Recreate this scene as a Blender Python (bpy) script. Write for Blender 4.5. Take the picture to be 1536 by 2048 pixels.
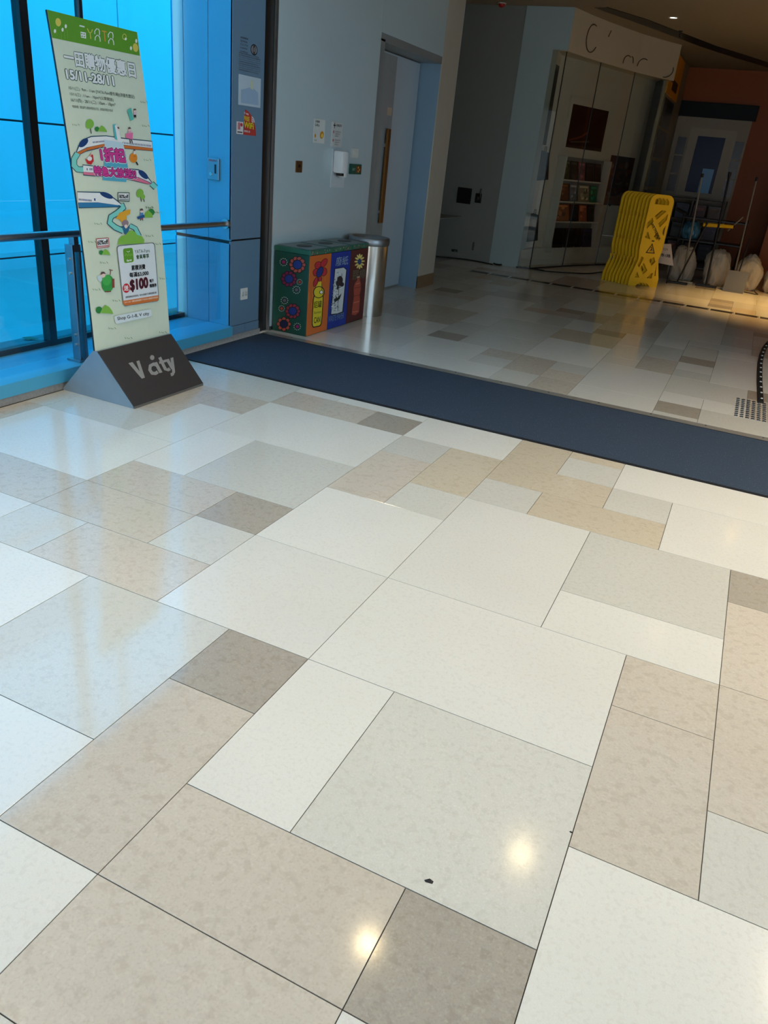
import bpy, bmesh, math, random
from mathutils import Vector, Matrix
R_ = random.Random(7)
sc = bpy.context.scene
for o in list(bpy.data.objects): bpy.data.objects.remove(o)
COL = sc.collection

# ---------------------------------------------------------------- camera
FPX = 1513.4; PITCH = math.radians(25.5247); ROLL = math.radians(-6.1024); YAW = math.radians(22.4976)
CAMH = 1.4673
def _rot():
    cp, sp = math.cos(PITCH), math.sin(PITCH); cr, sr = math.cos(ROLL), math.sin(ROLL)
    f = Vector((0, cp, -sp)); r = Vector((1, 0, 0)); d = Vector((0, -sp, -cp))
    r2 = r*cr + d*sr; d2 = r*(-sr) + d*cr
    Z = Matrix.Rotation(YAW, 3, 'Z')
    return Z @ r2, Z @ d2, Z @ f
CR, CD, CF = _rot()
cam = bpy.data.cameras.new('camera'); camo = bpy.data.objects.new('camera', cam); COL.objects.link(camo)
cam.sensor_fit = 'HORIZONTAL'; cam.sensor_width = 36; cam.lens = FPX/1536*36; cam.clip_start = 0.05; cam.clip_end = 200
m = Matrix.Identity(4)
for i, v in enumerate((CR, -CD, -CF)):
    for k in range(3): m[k][i] = v[k]
m[2][3] = CAMH
camo.matrix_world = m
sc.camera = camo
# world points behind measured image points, on a plane of known place
def ray(p): return CR*((p[0]-768)/FPX) + CD*((p[1]-1024)/FPX) + CF
C0 = Vector((0, 0, CAMH))
def fl(p, z=0): d = ray(p); return C0 + d*((z-CAMH)/d.z)
def onx(p, x): d = ray(p); return C0 + d*(x/d.x)
def ony(p, y): d = ray(p); return C0 + d*(y/d.y)
def onpl(p, P0, n):
    d = ray(p); return C0 + d*((Vector(P0)-C0).dot(Vector(n))/d.dot(Vector(n)))

# ---------------------------------------------------------------- world, exposure
w = bpy.data.worlds.new('sky'); sc.world = w; w.use_nodes = True
bg = w.node_tree.nodes['Background']; bg.inputs[0].default_value = (0.93, 0.965, 1.0, 1); bg.inputs[1].default_value = 2.9
sc.view_settings.view_transform = 'Standard'; sc.view_settings.look = 'None'
cy = sc.cycles; cy.adaptive_threshold = .025; cy.max_bounces = 5; cy.diffuse_bounces = 3; cy.glossy_bounces = 3; cy.transmission_bounces = 2; cy.transparent_max_bounces = 8; cy.caustics_reflective = False; cy.caustics_refractive = False
sc.view_settings.gamma = 1; sc.view_settings.use_curve_mapping = False
sc.view_settings.exposure = 0.3

# ---------------------------------------------------------------- helpers
def lin(c):
    return tuple(((v/255)/12.92 if v/255 <= .04045 else ((v/255+.055)/1.055)**2.4) for v in c)
MATS = {}
def mat(name, rgb, rough=.5, metal=0, var=.06, scale=8, bump=0, spec=.5, emit=0, stretch=None):
    if name in MATS: return MATS[name]
    M = bpy.data.materials.new(name); M.use_nodes = True; nt = M.node_tree; b = nt.nodes['Principled BSDF']
    c = lin(rgb)
    b.inputs['Roughness'].default_value = rough; b.inputs['Metallic'].default_value = metal
    b.inputs['Specular IOR Level'].default_value = spec
    tc = nt.nodes.new('ShaderNodeTexCoord'); nz = nt.nodes.new('ShaderNodeTexNoise'); nz.inputs['Scale'].default_value = scale; nz.inputs['Detail'].default_value = 4
    src = tc.outputs['Object']
    if stretch:
        mp = nt.nodes.new('ShaderNodeMapping'); mp.inputs['Scale'].default_value = stretch; nt.links.new(src, mp.inputs[0]); src = mp.outputs[0]
    nt.links.new(src, nz.inputs['Vector'])
    mx = nt.nodes.new('ShaderNodeMix'); mx.data_type = 'RGBA'
    mx.inputs[6].default_value = tuple(v*(1-var) for v in c)+(1,); mx.inputs[7].default_value = tuple(min(1, v*(1+var)) for v in c)+(1,)
    nt.links.new(nz.outputs[0], mx.inputs[0]); nt.links.new(mx.outputs[2], b.inputs['Base Color'])
    if bump:
        bp = nt.nodes.new('ShaderNodeBump'); bp.inputs['Strength'].default_value = bump; bp.inputs['Distance'].default_value = .01
        nt.links.new(nz.outputs[0], bp.inputs['Height']); nt.links.new(bp.outputs[0], b.inputs['Normal'])
    if emit:
        b.inputs['Emission Color'].default_value = c+(1,); b.inputs['Emission Strength'].default_value = emit
    MATS[name] = M; return M
def flat(rgb, rough=.55):
    return mat('paint_%d_%d_%d' % tuple(rgb) + ('' if rough == .55 else '_r%d' % int(rough*100)), rgb, rough, var=.03, scale=30)
def glass(name, tint, refl=1.0, rough=0.0):
    if name in MATS: return MATS[name]
    M = bpy.data.materials.new(name); M.use_nodes = True; nt = M.node_tree; nt.nodes.clear()
    o = nt.nodes.new('ShaderNodeOutputMaterial'); t = nt.nodes.new('ShaderNodeBsdfTransparent'); g = nt.nodes.new('ShaderNodeBsdfGlossy')
    t.inputs[0].default_value = tint+(1,); g.inputs['Roughness'].default_value = rough; g.inputs[0].default_value = (refl, refl, refl, 1)
    lw = nt.nodes.new('ShaderNodeLayerWeight'); lw.inputs[0].default_value = .5
    pw = nt.nodes.new('ShaderNodeMath'); pw.operation = 'POWER'; pw.inputs[1].default_value = 5; nt.links.new(lw.outputs['Facing'], pw.inputs[0])
    f = nt.nodes.new('ShaderNodeMath'); f.operation = 'MULTIPLY_ADD'; f.inputs[1].default_value = .92; f.inputs[2].default_value = .04; nt.links.new(pw.outputs[0], f.inputs[0])
    mx = nt.nodes.new('ShaderNodeMixShader')
    nt.links.new(f.outputs[0], mx.inputs[0]); nt.links.new(t.outputs[0], mx.inputs[1]); nt.links.new(g.outputs[0], mx.inputs[2]); nt.links.new(mx.outputs[0], o.inputs[0])
    MATS[name] = M; return M
def stone(name, rgb, dark, light, scale, amount, rough=.16):
    """speckled polished stone, a different cut on every tile"""
    M = bpy.data.materials.new(name); M.use_nodes = True; nt = M.node_tree; b = nt.nodes['Principled BSDF']; L = nt.links.new
    tc = nt.nodes.new('ShaderNodeTexCoord'); oi = nt.nodes.new('ShaderNodeObjectInfo')
    ml = nt.nodes.new('ShaderNodeMath'); ml.operation = 'MULTIPLY'; ml.inputs[1].default_value = 57.0; L(oi.outputs['Random'], ml.inputs[0])
    ad = nt.nodes.new('ShaderNodeVectorMath'); ad.operation = 'ADD'; L(tc.outputs['Object'], ad.inputs[0]); L(ml.outputs[0], ad.inputs[1])
    def noise(s, d, lo, hi):
        n = nt.nodes.new('ShaderNodeTexNoise'); n.inputs['Scale'].default_value = s; n.inputs['Detail'].default_value = d; L(ad.outputs[0], n.inputs['Vector'])
        r = nt.nodes.new('ShaderNodeMapRange'); r.inputs[1].default_value = lo; r.inputs[2].default_value = hi; L(n.outputs[0], r.inputs[0]); return r.outputs[0]
    def mixc(fac, a, bcol):
        x = nt.nodes.new('ShaderNodeMix'); x.data_type = 'RGBA'
        if hasattr(fac, 'is_linked'): L(fac, x.inputs[0])
        else: x.inputs[0].default_value = fac
        for s, v in ((6, a), (7, bcol)):
            if isinstance(v, tuple): x.inputs[s].default_value = v+(1,)
            else: L(v, x.inputs[s])
        return x.outputs[2]
    def scaled(sock, k):
        q = nt.nodes.new('ShaderNodeMath'); q.operation = 'MULTIPLY'; q.inputs[1].default_value = k; L(sock, q.inputs[0]); return q.outputs[0]
    c = mixc(scaled(noise(scale, 2, .52, .66), amount), lin(rgb), lin(dark))
    c = mixc(scaled(noise(scale*4.2, 1, .5, .75), amount*.9), c, lin(dark))
    c = mixc(scaled(noise(scale*2.6, 1, .56, .75), amount), c, lin(light))
    c = mixc(scaled(noise(2.2, 1, .4, .7), .14), c, lin(dark))
    br = nt.nodes.new('ShaderNodeMapRange'); br.inputs[3].default_value = .95; br.inputs[4].default_value = 1.04; L(oi.outputs['Random'], br.inputs[0])
    hs = nt.nodes.new('ShaderNodeHueSaturation'); L(br.outputs[0], hs.inputs['Value']); L(c, hs.inputs['Color'])
    L(hs.outputs[0], b.inputs['Base Color'])
    rr = nt.nodes.new('ShaderNodeMapRange'); rr.inputs[3].default_value = rough-.02; rr.inputs[4].default_value = rough+.04
    L(oi.outputs['Random'], rr.inputs[0]); L(rr.outputs[0], b.inputs['Roughness'])
    b.inputs['Specular IOR Level'].default_value = .72
    MATS[name] = M; return M

def link(name, me, parent=None, mats=None):
    o = bpy.data.objects.new(name, me); COL.objects.link(o)
    if parent: o.parent = parent
    if mats and me is not None:
        for x in (mats if isinstance(mats, (list, tuple)) else [mats]): me.materials.append(x)
    return o
def tag(o, label, cat, group=None):
    o['label'] = label; o['category'] = cat
    if group: o['group'] = group
    return o
def thing(name, loc, label, cat, group=None, rz=0):
    o = link(name, None); o.location = loc; o.rotation_euler = (0, 0, rz); return tag(o, label, cat, group)
def struct(o): o['kind'] = 'structure'; return o
def smooth(me, ang=40):
    for p in me.polygons: p.use_smooth = True
    try: me.set_sharp_from_angle(angle=math.radians(ang))
    except Exception: pass

class MB:
    """collects shapes into one mesh"""
    def __init__(s): s.bm = bmesh.new()
    def box(s, lo, hi, bev=0, M=None):
        lo = Vector(lo); hi = Vector(hi)
        r = bmesh.ops.create_cube(s.bm, size=1); vs = r['verts']
        for v in vs: v.co = Vector(((lo[i]+hi[i])/2 + v.co[i]*(hi[i]-lo[i]) for i in range(3)))
        if bev:
            es = list({e for v in vs for e in v.link_edges})
            q = bmesh.ops.bevel(s.bm, geom=es, offset=bev, segments=2, affect='EDGES', profile=.6)
            vs = list({v for f in q['faces'] for v in f.verts} | {v for v in vs if v.is_valid})
        if M is not None:
            for v in vs: v.co = M @ v.co
        return s
    def tube(s, pts, r, n=10, closed=False, caps=True, flatn=None):
        pts = [Vector(p) for p in pts]; rings = []
        N = len(pts); prev = None
        for i, p in enumerate(pts):
            if closed: t = pts[(i+1) % N]-pts[i-1]
            else: t = pts[min(i+1, N-1)]-pts[max(i-1, 0)]
            t.normalize()
            a = prev if prev else (Vector((0, 0, 1)) if abs(t.z) < .9 else Vector((1, 0, 0)))
            u = a - t*a.dot(t)
            if u.length < 1e-4: u = t.orthogonal()
            u.normalize(); v = t.cross(u); prev = u
            ri = r[i] if isinstance(r, (list, tuple)) else r
            rings.append([s.bm.verts.new(p + u*ri*math.cos(2*math.pi*k/n) + v*ri*math.sin(2*math.pi*k/n)) for k in range(n)])
        for i in range(N if closed else N-1):
            A = rings[i]; B = rings[(i+1) % N]
            for k in range(n): s.bm.faces.new((A[k], A[(k+1) % n], B[(k+1) % n], B[k]))
        if caps and not closed:
            s.bm.faces.new(list(reversed(rings[0]))); s.bm.faces.new(rings[-1])
        return s
    def lathe(s, prof, n=32, c=(0, 0, 0), cap=True):
        c = Vector(c); rings = []
        for r, z in prof:
            if r < 1e-5: rings.append([s.bm.verts.new(c+Vector((0, 0, z)))])
            else: rings.append([s.bm.verts.new(c+Vector((r*math.cos(2*math.pi*k/n), r*math.sin(2*math.pi*k/n), z))) for k in range(n)])
        for A, B in zip(rings, rings[1:]):
            for k in range(n):
                q = (k+1) % n
                if len(A) == 1 and len(B) == 1: continue
                if len(A) == 1: s.bm.faces.new((A[0], B[q], B[k]))
                elif len(B) == 1: s.bm.faces.new((A[k], A[q], B[0]))
                else: s.bm.faces.new((A[k], A[q], B[q], B[k]))
        return s
    def prism(s, poly, axis, a, b):
        """polygon in the two other axes, extruded from a to b"""
        def P(p, t):
            if axis == 'y': return Vector((p[0], t, p[1]))
            if axis == 'x': return Vector((t, p[0], p[1]))
            return Vector((p[0], p[1], t))
        A = [s.bm.verts.new(P(p, a)) for p in poly]; B = [s.bm.verts.new(P(p, b)) for p in poly]
        n = len(poly)
        s.bm.faces.new(A); s.bm.faces.new(list(reversed(B)))
        for i in range(n): s.bm.faces.new((A[i], B[i], B[(i+1) % n], A[(i+1) % n]))
        return s
    def hull(s, pts):
        vs = [s.bm.verts.new(Vector(p)) for p in pts]; bmesh.ops.convex_hull(s.bm, input=vs); return s
    def slab(s, quad, n, t):
        """four world points pushed along n by t"""
        n = Vector(n).normalized(); A = [s.bm.verts.new(Vector(q)) for q in quad]; B = [s.bm.verts.new(Vector(q)+n*t) for q in quad]
        k = len(quad); s.bm.faces.new(A); s.bm.faces.new(list(reversed(B)))
        for i in range(k): s.bm.faces.new((A[i], B[i], B[(i+1) % k], A[(i+1) % k]))
        return s
    def build(s, name, m, parent=None, sm=False, off=None):
        if off is not None:
            off = Vector(off)
            for v in s.bm.verts: v.co -= off
        bmesh.ops.recalc_face_normals(s.bm, faces=s.bm.faces)
        me = bpy.data.meshes.new(name); s.bm.to_mesh(me); s.bm.free()
        if sm: smooth(me)
        return link(name, me, parent, m)
def B(name, lo, hi, m, parent=None, bev=0, sm=False):
    """a box in world coordinates (parent's location is taken off)"""
    return MB().box(lo, hi, bev).build(name, m, parent, off=(parent.location if parent else None))
def single(name, mb, m, base, label, cat, group=None, sm=False):
    o = mb.build(name, m, None, sm, off=base); o.location = base; return tag(o, label, cat, group)

# ---- flat print: polygons and lettering lying on a surface
def text_polys(s):
    cu = bpy.data.curves.new('lettering', 'FONT'); cu.body = s; cu.resolution_u = 3; cu.fill_mode = 'FRONT'
    o = bpy.data.objects.new('lettering', cu); COL.objects.link(o)
    dg = bpy.context.evaluated_depsgraph_get()
    me = bpy.data.meshes.new_from_object(o.evaluated_get(dg))
    vs = [(v.co.x, v.co.y) for v in me.vertices]; fs = [tuple(p.vertices) for p in me.polygons]
    bpy.data.objects.remove(o); bpy.data.curves.remove(cu); bpy.data.meshes.remove(me)
    return vs, fs
TXT = {}
class Art:
    """2D drawing -> one thin mesh.  P maps drawing coordinates to world; n is the surface normal"""
    def __init__(s, P, n, step=.0006): s.P = P; s.n = Vector(n).normalized(); s.v = []; s.f = []; s.mi = []; s.mats = []; s.step = step; s.lay = 1; s.dl = .000016/step
    def _m(s, rgb):
        m = flat(tuple(rgb), .5)
        if m not in s.mats: s.mats.append(m)
        return s.mats.index(m)
    def poly(s, pts, rgb, lay=None):
        if lay is None: s.lay += s.dl; lay = s.lay
        b = len(s.v)
        for p in pts: s.v.append(s.P(p) + s.n*(s.step*lay))
        s.f.append(tuple(range(b, b+len(pts)))); s.mi.append(s._m(rgb)); return s
    def ell(s, c, rx, ry, rgb, rot=0, n=20, lay=None):
        a = math.radians(rot)
        return s.poly([(c[0]+rx*math.cos(t)*math.cos(a)-ry*math.sin(t)*math.sin(a), c[1]+rx*math.cos(t)*math.sin(a)+ry*math.sin(t)*math.cos(a)) for t in [2*math.pi*k/n for k in range(n)]], rgb, lay)
    def stroke(s, pts, wd, rgb, lay=None):
        if lay is None: s.lay += s.dl; lay = s.lay
        L = []; Rr = []
        for i, p in enumerate(pts):
            a = pts[max(i-1, 0)]; b = pts[min(i+1, len(pts)-1)]; dx, dy = b[0]-a[0], b[1]-a[1]; q = math.hypot(dx, dy) or 1
            L.append((p[0]-dy/q*wd/2, p[1]+dx/q*wd/2)); Rr.append((p[0]+dy/q*wd/2, p[1]-dx/q*wd/2))
        for i in range(len(pts)-1): s.poly([L[i], L[i+1], Rr[i+1], Rr[i]], rgb, lay)
        return s
    def text(s, t, bl, br, tl, rgb, offset=0.0, lay=None):
        """lettering fitted to a parallelogram; offset thickens the strokes"""
        if lay is None: s.lay += .00006/s.step; lay = s.lay
        if t not in TXT: TXT[t] = text_polys(t)
        vs, fs = TXT[t]
        if not vs: return s
        x0, x1 = min(v[0] for v in vs), max(v[0] for v in vs); y0, y1 = min(v[1] for v in vs), max(v[1] for v in vs)
        i = s._m(rgb); sh = [(0, 0)]
        if offset >= .01:
            sh += [(offset*math.cos(math.radians(q)), offset*math.sin(math.radians(q))) for q in range(0, 360, 45)]
        if offset > .05: sh += [(offset*.5*math.cos(math.radians(q)), offset*.5*math.sin(math.radians(q))) for q in range(0, 360, 60)]
        for dx, dy in sh:
            b = len(s.v)
            for x, y in vs:
                a = (x+dx-x0)/((x1-x0) or 1); c = (y+dy-y0)/((y1-y0) or 1)
                s.v.append(s.P((bl[0]+(br[0]-bl[0])*a+(tl[0]-bl[0])*c, bl[1]+(br[1]-bl[1])*a+(tl[1]-bl[1])*c)) + s.n*(s.step*lay))
            for f in fs: s.f.append(tuple(b+q for q in f)); s.mi.append(i)
            lay += .00001/s.step
        s.lay = max(s.lay, lay)+.00002/s.step
        return s
    def build(s, name, parent):
        me = bpy.data.meshes.new(name); loc = parent.location + (parent.parent.location if parent.parent else Vector())
        me.from_pydata([tuple(v-loc) for v in s.v], [], s.f)
        for m in s.mats: me.materials.append(m)
        for p, i in zip(me.polygons, s.mi): p.material_index = i
        me.update()
        # let every face look outward
        bm = bmesh.new(); bm.from_mesh(me); n = s.n
        for f in bm.faces:
            if f.normal.dot(n) < 0: f.normal_flip()
        bm.to_mesh(me); bm.free()
        return link(name, me, parent)
def quadmap(img, wor):
    """drawing coordinates inside the four corners img -> world points on the quad wor (projective)"""
    A = []; bb = []
    uv = [(0, 0), (1, 0), (1, 1), (0, 1)]
    for (x, y), (u, v) in zip(img, uv):
        A.append([x, y, 1, 0, 0, 0, -u*x, -u*y]); bb.append(u); A.append([0, 0, 0, x, y, 1, -v*x, -v*y]); bb.append(v)
    n = 8; Mx = [r[:]+[q] for r, q in zip(A, bb)]
    for i in range(n):
        p = max(range(i, n), key=lambda r: abs(Mx[r][i])); Mx[i], Mx[p] = Mx[p], Mx[i]
        for r in range(n):
            if r != i:
                k = Mx[r][i]/Mx[i][i]
                for c in range(i, n+1): Mx[r][c] -= k*Mx[i][c]
    h = [Mx[i][n]/Mx[i][i] for i in range(n)]
    W = [Vector(q) for q in wor]
    def P(p):
        x, y = p; d = h[6]*x+h[7]*y+1; u = (h[0]*x+h[1]*y+h[2])/d; v = (h[3]*x+h[4]*y+h[5])/d
        return W[0]*(1-u)*(1-v)+W[1]*u*(1-v)+W[2]*u*v+W[3]*(1-u)*v
    return P
def rrect(a, b, c, d, k=.12, n=4):
    """rounded quadrilateral"""
    out = []; q = [a, b, c, d]
    for i in range(4):
        p0, p, p1 = q[i-1], q[i], q[(i+1) % 4]
        s = (p[0]+(p0[0]-p[0])*k, p[1]+(p0[1]-p[1])*k); e = (p[0]+(p1[0]-p[0])*k, p[1]+(p1[1]-p[1])*k)
        for t in range(n+1):
            t /= n; out.append(((1-t)**2*s[0]+2*t*(1-t)*p[0]+t*t*e[0], (1-t)**2*s[1]+2*t*(1-t)*p[1]+t*t*e[1]))
    return out

# ---------------------------------------------------------------- materials
W_ = stone('white_stone', (230, 226, 215), (210, 203, 191), (240, 237, 229), 90, .3, .10)
C_ = stone('light_stone', (216, 212, 200), (196, 190, 176), (232, 227, 217), 60, .38, .10)
T_ = stone('beige_stone', (210, 198, 181), (186, 172, 153), (222, 212, 196), 36, .45, .10)
Y_ = stone('sand_stone', (213, 199, 175), (190, 173, 147), (225, 213, 190), 36, .42, .10)
D_ = stone('taupe_stone', (178, 168, 153), (152, 141, 125), (200, 190, 175), 50, .4, .10)
STONE = dict(W=W_, C=C_, T=T_, Y=Y_, D=D_)
GROUT = mat('grout', (92, 87, 80), .8)
STEEL = mat('brushed_steel', (190, 190, 190), .28, 1, .08, 30, stretch=(1, 1, .05))
DSTEEL = mat('satin_steel', (150, 155, 160), .38, 1, .08, 12)
BLACK = mat('black_metal', (14, 15, 18), .4)
BLUEPANEL = mat('painted_metal_panel', (78, 170, 206), .42, .05, .03, 3)
GREYPANEL = mat('grey_metal_panel', (104, 136, 162), .42, .05, .03, 3)
WHITEGLASS = mat('white_back_painted_glass', (184, 202, 208), .16, 0, .02, 2)
SKYGLASS = glass('blue_tinted_glass', (.105, .655, .925))
CLEAR = glass('clear_glass', (.93, .96, .96))
OUTWALL = mat('outside_panel', (222, 228, 232), .6, 0, .06, 2, stretch=(1, 1, .25))
RUBBER = mat('black_rubber', (18, 18, 20), .6)
WHITEP = mat('white_paint', (212, 210, 204), .5, 0, .03, 3)
CEIL = mat('ceiling_paint', (150, 140, 124), .8, 0, .03, 2)
GREYWALL = mat('grey_wall_paint', (140, 142, 136), .6, 0, .04, 2)

# ================================================================ SETTING
# ---- floors
def tiles_into(parent, lst, X, Y, x_lim, y_lim, keep=lambda x, y: True):
    cache = {}
    for (j0, j1, k0, k1, c) in lst:
        x0, x1, y0, y1 = max(X(j0), x_lim[0]), min(X(j1), x_lim[1]), max(Y(k0), y_lim[0]), min(Y(k1), y_lim[1])
        if x1-x0 < .02 or y1-y0 < .02: continue
        if not keep((x0+x1)/2, (y0+y1)/2): continue
        key = (round(x1-x0, 3), round(y1-y0, 3), c)
        if key not in cache:
            g = .0012; hx, hy = (x1-x0)/2-g, (y1-y0)/2-g; b = .0004
            vs = [(-hx, -hy, -.012), (hx, -hy, -.012), (hx, hy, -.012), (-hx, hy, -.012), (-hx, -hy, -b), (hx, -hy, -b), (hx, hy, -b), (-hx, hy, -b),
                  (-hx+b, -hy+b, 0), (hx-b, -hy+b, 0), (hx-b, hy-b, 0), (-hx+b, hy-b, 0)]
            fs = [(4, 5, 9, 8), (5, 6, 10, 9), (6, 7, 11, 10), (7, 4, 8, 11), (0, 1, 5, 4), (1, 2, 6, 5), (2, 3, 7, 6), (3, 0, 4, 7), (8, 9, 10, 11)]
            me = bpy.data.meshes.new('floor_tile'); me.from_pydata(vs, [], fs); me.materials.append(STONE[c]); cache[key] = me
        o = link('floor_tile', cache[key], parent); o.location = ((x0+x1)/2, (y0+y1)/2, 0)
def fill(lst, jr, kr, big=False, seed=3):
    rr = random.Random(seed); occ = set()
    for (a, b, c, d, _) in lst:
        for j in range(int(math.floor(a)), int(math.ceil(b))):
            for k in range(int(math.floor(c)), int(math.ceil(d))): occ.add((j, k))
    out = list(lst)
    for k in range(*kr):
        for j in range(*jr):
            if (j, k) in occ: continue
            for (dw, dh) in rr.sample([(3, 2), (2, 2), (2, 3), (2, 1), (1, 2), (2, 2)], 6)+[(1, 1)]:
                if big and k > 18 and (dw, dh) in ((2, 1), (1, 2)): continue
                cells = [(j+a, k+b) for a in range(dw) for b in range(dh)]
                if all(q not in occ and q[0] < jr[1] and q[1] < kr[1] for q in cells): break
            for q in cells: occ.add(q)
            c = rr.choices('WCTY', (.48, .26, .16, .1))[0] if dw*dh > 1 else rr.choices('CTD', (.4, .25, .35))[0]
            out.append((j, j+dw, k, k+dh, c))
    return out
XJ = lambda j: -0.918+.3*j
YK = lambda k: 1.7246+.3*k
YM = lambda m_: 5.490+.3*m_
FRONT = [(-2, 0, 0, 2, 'W'), (-1, 0, -1, 0, 'D'), (0, 1, -2, 0, 'W'), (1, 3, -2, 0, 'C'), (0, 2, -3, -2, 'T'), (2, 3, -3, -2, 'D'), (-1, 0, -3, -1, 'T'),
 (-3, -1, -2, 0, 'C'), (-3, -1, -3, -2, 'W'), (-2, 0, -5, -3, 'W'), (0, 2, -4, -3, 'T'), (2, 4, -5, -3, 'W'), (3, 5, -3, -1, 'W'), (3, 4, -1, 1, 'T'), (3, 4, 1, 2, 'T'),
 (4, 6, -1, 0, 'C'), (4, 6, 0, 2, 'T'), (4, 5, 2, 4, 'T'), (4, 5, 4, 5, 'D'), (0, 3, 0, 2, 'W'), (0, 2, 2, 5, 'W'), (2, 4, 3, 5, 'C'), (2, 4, 2, 3, 'W'), (-2, 0, 2, 4, 'W'),
 (-1, 0, 4, 5, 'C'), (-2, -1, 4, 6, 'T'), (-1, 0, 5, 7, 'Y'), (-2, -1, 6, 7, 'C'), (-2, 0, 7, 9, 'W'), (0, 1, 5, 6, 'C'), (0, 2, 6, 7, 'Y'), (0, 1, 7, 9, 'Y'), (1, 2, 7, 8, 'C'), (1, 2, 8, 9, 'Y'),
 (2, 6, 7, 9, 'W'), (2, 3, 6, 7, 'C'), (1, 3, 5, 6, 'Y'), (3, 6, 5, 7, 'W'), (-3, -2, 1, 2, 'C'), (-3, -2, 2, 3, 'D'), (-5, -3, 1, 2, 'T'), (-4, -2, 0, 1, 'T'), (-5, -4, 0, 1, 'C'),
 (-5, -3, -2, 0, 'W'), (-5, -3, 2, 3, 'T'), (-4, -2, 3, 5, 'C'), (-5, -4, 3, 5, 'W'), (-5, -2, 5, 7, 'W'), (-5, -3, 7, 8, 'T'), (-3, -2, 7, 8, 'D'), (-5, -4, 8, 9, 'W'), (-4, -2, 8, 9, 'W'),
 (-8, -5, 2, 4, 'W'), (-8, -6, 4, 5, 'C'), (-6, -5, 4, 6, 'W'), (-6, -5, 6, 7, 'T'), (-8, -6, 5, 7, 'T'), (-8, -5, 7, 8, 'C'), (-8, -5, 8, 9, 'C'), (-7, -5, 1, 2, 'T'), (-7, -5, -1, 1, 'W'),
 (-9, -8, 4, 6, 'C'), (-9, -8, 2, 4, 'T'), (-9, -8, 6, 9, 'C'), (5, 7, 2, 5, 'W')]
fv = MB().box((-3.99, -5.2, -.05), (4.2, 4.235, -.0035)).build('floor_entrance', GROUT); struct(fv)
tiles_into(fv, fill(FRONT, (-9, 14), (-10, 9), seed=5), XJ, YK, (-3.455, 3.28), (-1.27, 4.232))
REAR = [(-5, -4, 3, 4, 'D'), (2, 3, 0, 1, 'D'), (4, 5, 3, 4, 'D'), (2, 3, 6, 7, 'D'), (-1, 0, 8, 9, 'D'), (-3, -2, 11, 12, 'D'), (-8, -7, 11, 12, 'D'), (4, 5, 13, 14, 'D'), (2, 3, 21, 22, 'D'),
 (0, 2, 1, 4, 'W'), (0, 2, -1, 1, 'W'), (-5, -3, 1, 3, 'W'), (-5, -2, -1, 1, 'W'), (-3, -2, 1, 2, 'C'), (-3, -2, 2, 3, 'T'), (-2, -1, -1, 1, 'C'), (-1, 0, -1, 1, 'T'), (-2, -1, 1, 3, 'T'), (-1, 0, 1, 2, 'T'), (-1, 0, 2, 3, 'C'),
 (-2, 0, 3, 6, 'W'), (-4, -2, 3, 5, 'C'), (2, 3, 1, 2, 'W'), (2, 4, 2, 4, 'C'), (2, 3, -1, 0, 'C'), (3, 5, -1, 1, 'C'), (3, 4, 1, 2, 'W'), (3, 6, 4, 8, 'W'), (2, 3, 5, 6, 'W'), (2, 3, 4, 5, 'C'), (1, 2, 4, 6, 'T'), (0, 1, 4, 5, 'C'),
 (-9, -5, -1, 1, 'W'), (-7, -5, 1, 3, 'W'), (-6, -5, 3, 5, 'W'), (-5, -4, 4, 6, 'C'), (-6, -5, 5, 6, 'T')]
fm = MB().box((-3.99, 5.385, -.05), (4.2, 18.5, -.0035)).box((-5.0, 9.1, -.05), (-3.99, 12.3, -.0035)).build('floor_concourse', GROUT); struct(fm)
tiles_into(fm, fill(REAR, (-18, 11), (-1, 41), True, 11), XJ, YM, (-4.95, 2.4), (5.388, 17.6), lambda x, y: x > -3.99 or y > 9.1)
# tactile studs set in the concourse floor
STUD = mat('stud_steel', (120, 120, 122), .3, 1)
sm_ = MB().lathe([(.013, 0), (.0125, .004), (.009, .0065), (0, .0072)], 12); bmesh.ops.recalc_face_normals(sm_.bm, faces=sm_.bm.faces)
sme = bpy.data.meshes.new('tactile_stud'); sm_.bm.to_mesh(sme); sm_.bm.free(); smooth(sme); sme.materials.append(STUD)
for i in range(10):
    for q in range(10):
        o = link('tactile_stud', sme, fm); o.location = (.217+.0375*i, 5.80+.0575*q, 0)
# slot drain across the concourse
DRAIN = mat('drain_grate', (50, 48, 44), .25, .3, .1, 40)
for i in range(-9, 8):
    x0 = XJ(i)+.04; g = MB().box((x0+.016, 10.84, 0), (x0+.284, 10.985, .002), .001)
    d = g.build('drain_cover', DRAIN, fm)
    MB().box((x0+.288, 10.83, 0), (x0+.298, 10.99, .003)).build('drain_bar', STEEL, fm)
# ---- entrance mat
MAT_C = mat('entrance_mat_pile', (60, 72, 88), .95, 0, .5, 260, .6, spec=.2)
_n = MAT_C.node_tree; _b = _n.nodes['Principled BSDF']; _old = _b.inputs['Base Color'].links[0].from_socket
_v = _n.nodes.new('ShaderNodeTexVoronoi'); _v.inputs['Scale'].default_value = 75; _r = _n.nodes.new('ShaderNodeMapRange'); _r.inputs[1].default_value = .13; _r.inputs[2].default_value = .09; _n.links.new(_n.nodes['Texture Coordinate'].outputs['Object'], _v.inputs['Vector']); _n.links.new(_v.outputs['Distance'], _r.inputs[0])
_x = _n.nodes.new('ShaderNodeMix'); _x.data_type = 'RGBA'; _n.links.new(_r.outputs[0], _x.inputs[0]); _n.links.new(_old, _x.inputs[6]); _x.inputs[7].default_value = (.22, .27, .33, 1); _n.links.new(_x.outputs[2], _b.inputs['Base Color'])
mt = thing('entrance_mat', (-1, 4.77, 0), 'long dark navy entrance mat laid across the doorway', 'mat')
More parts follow.
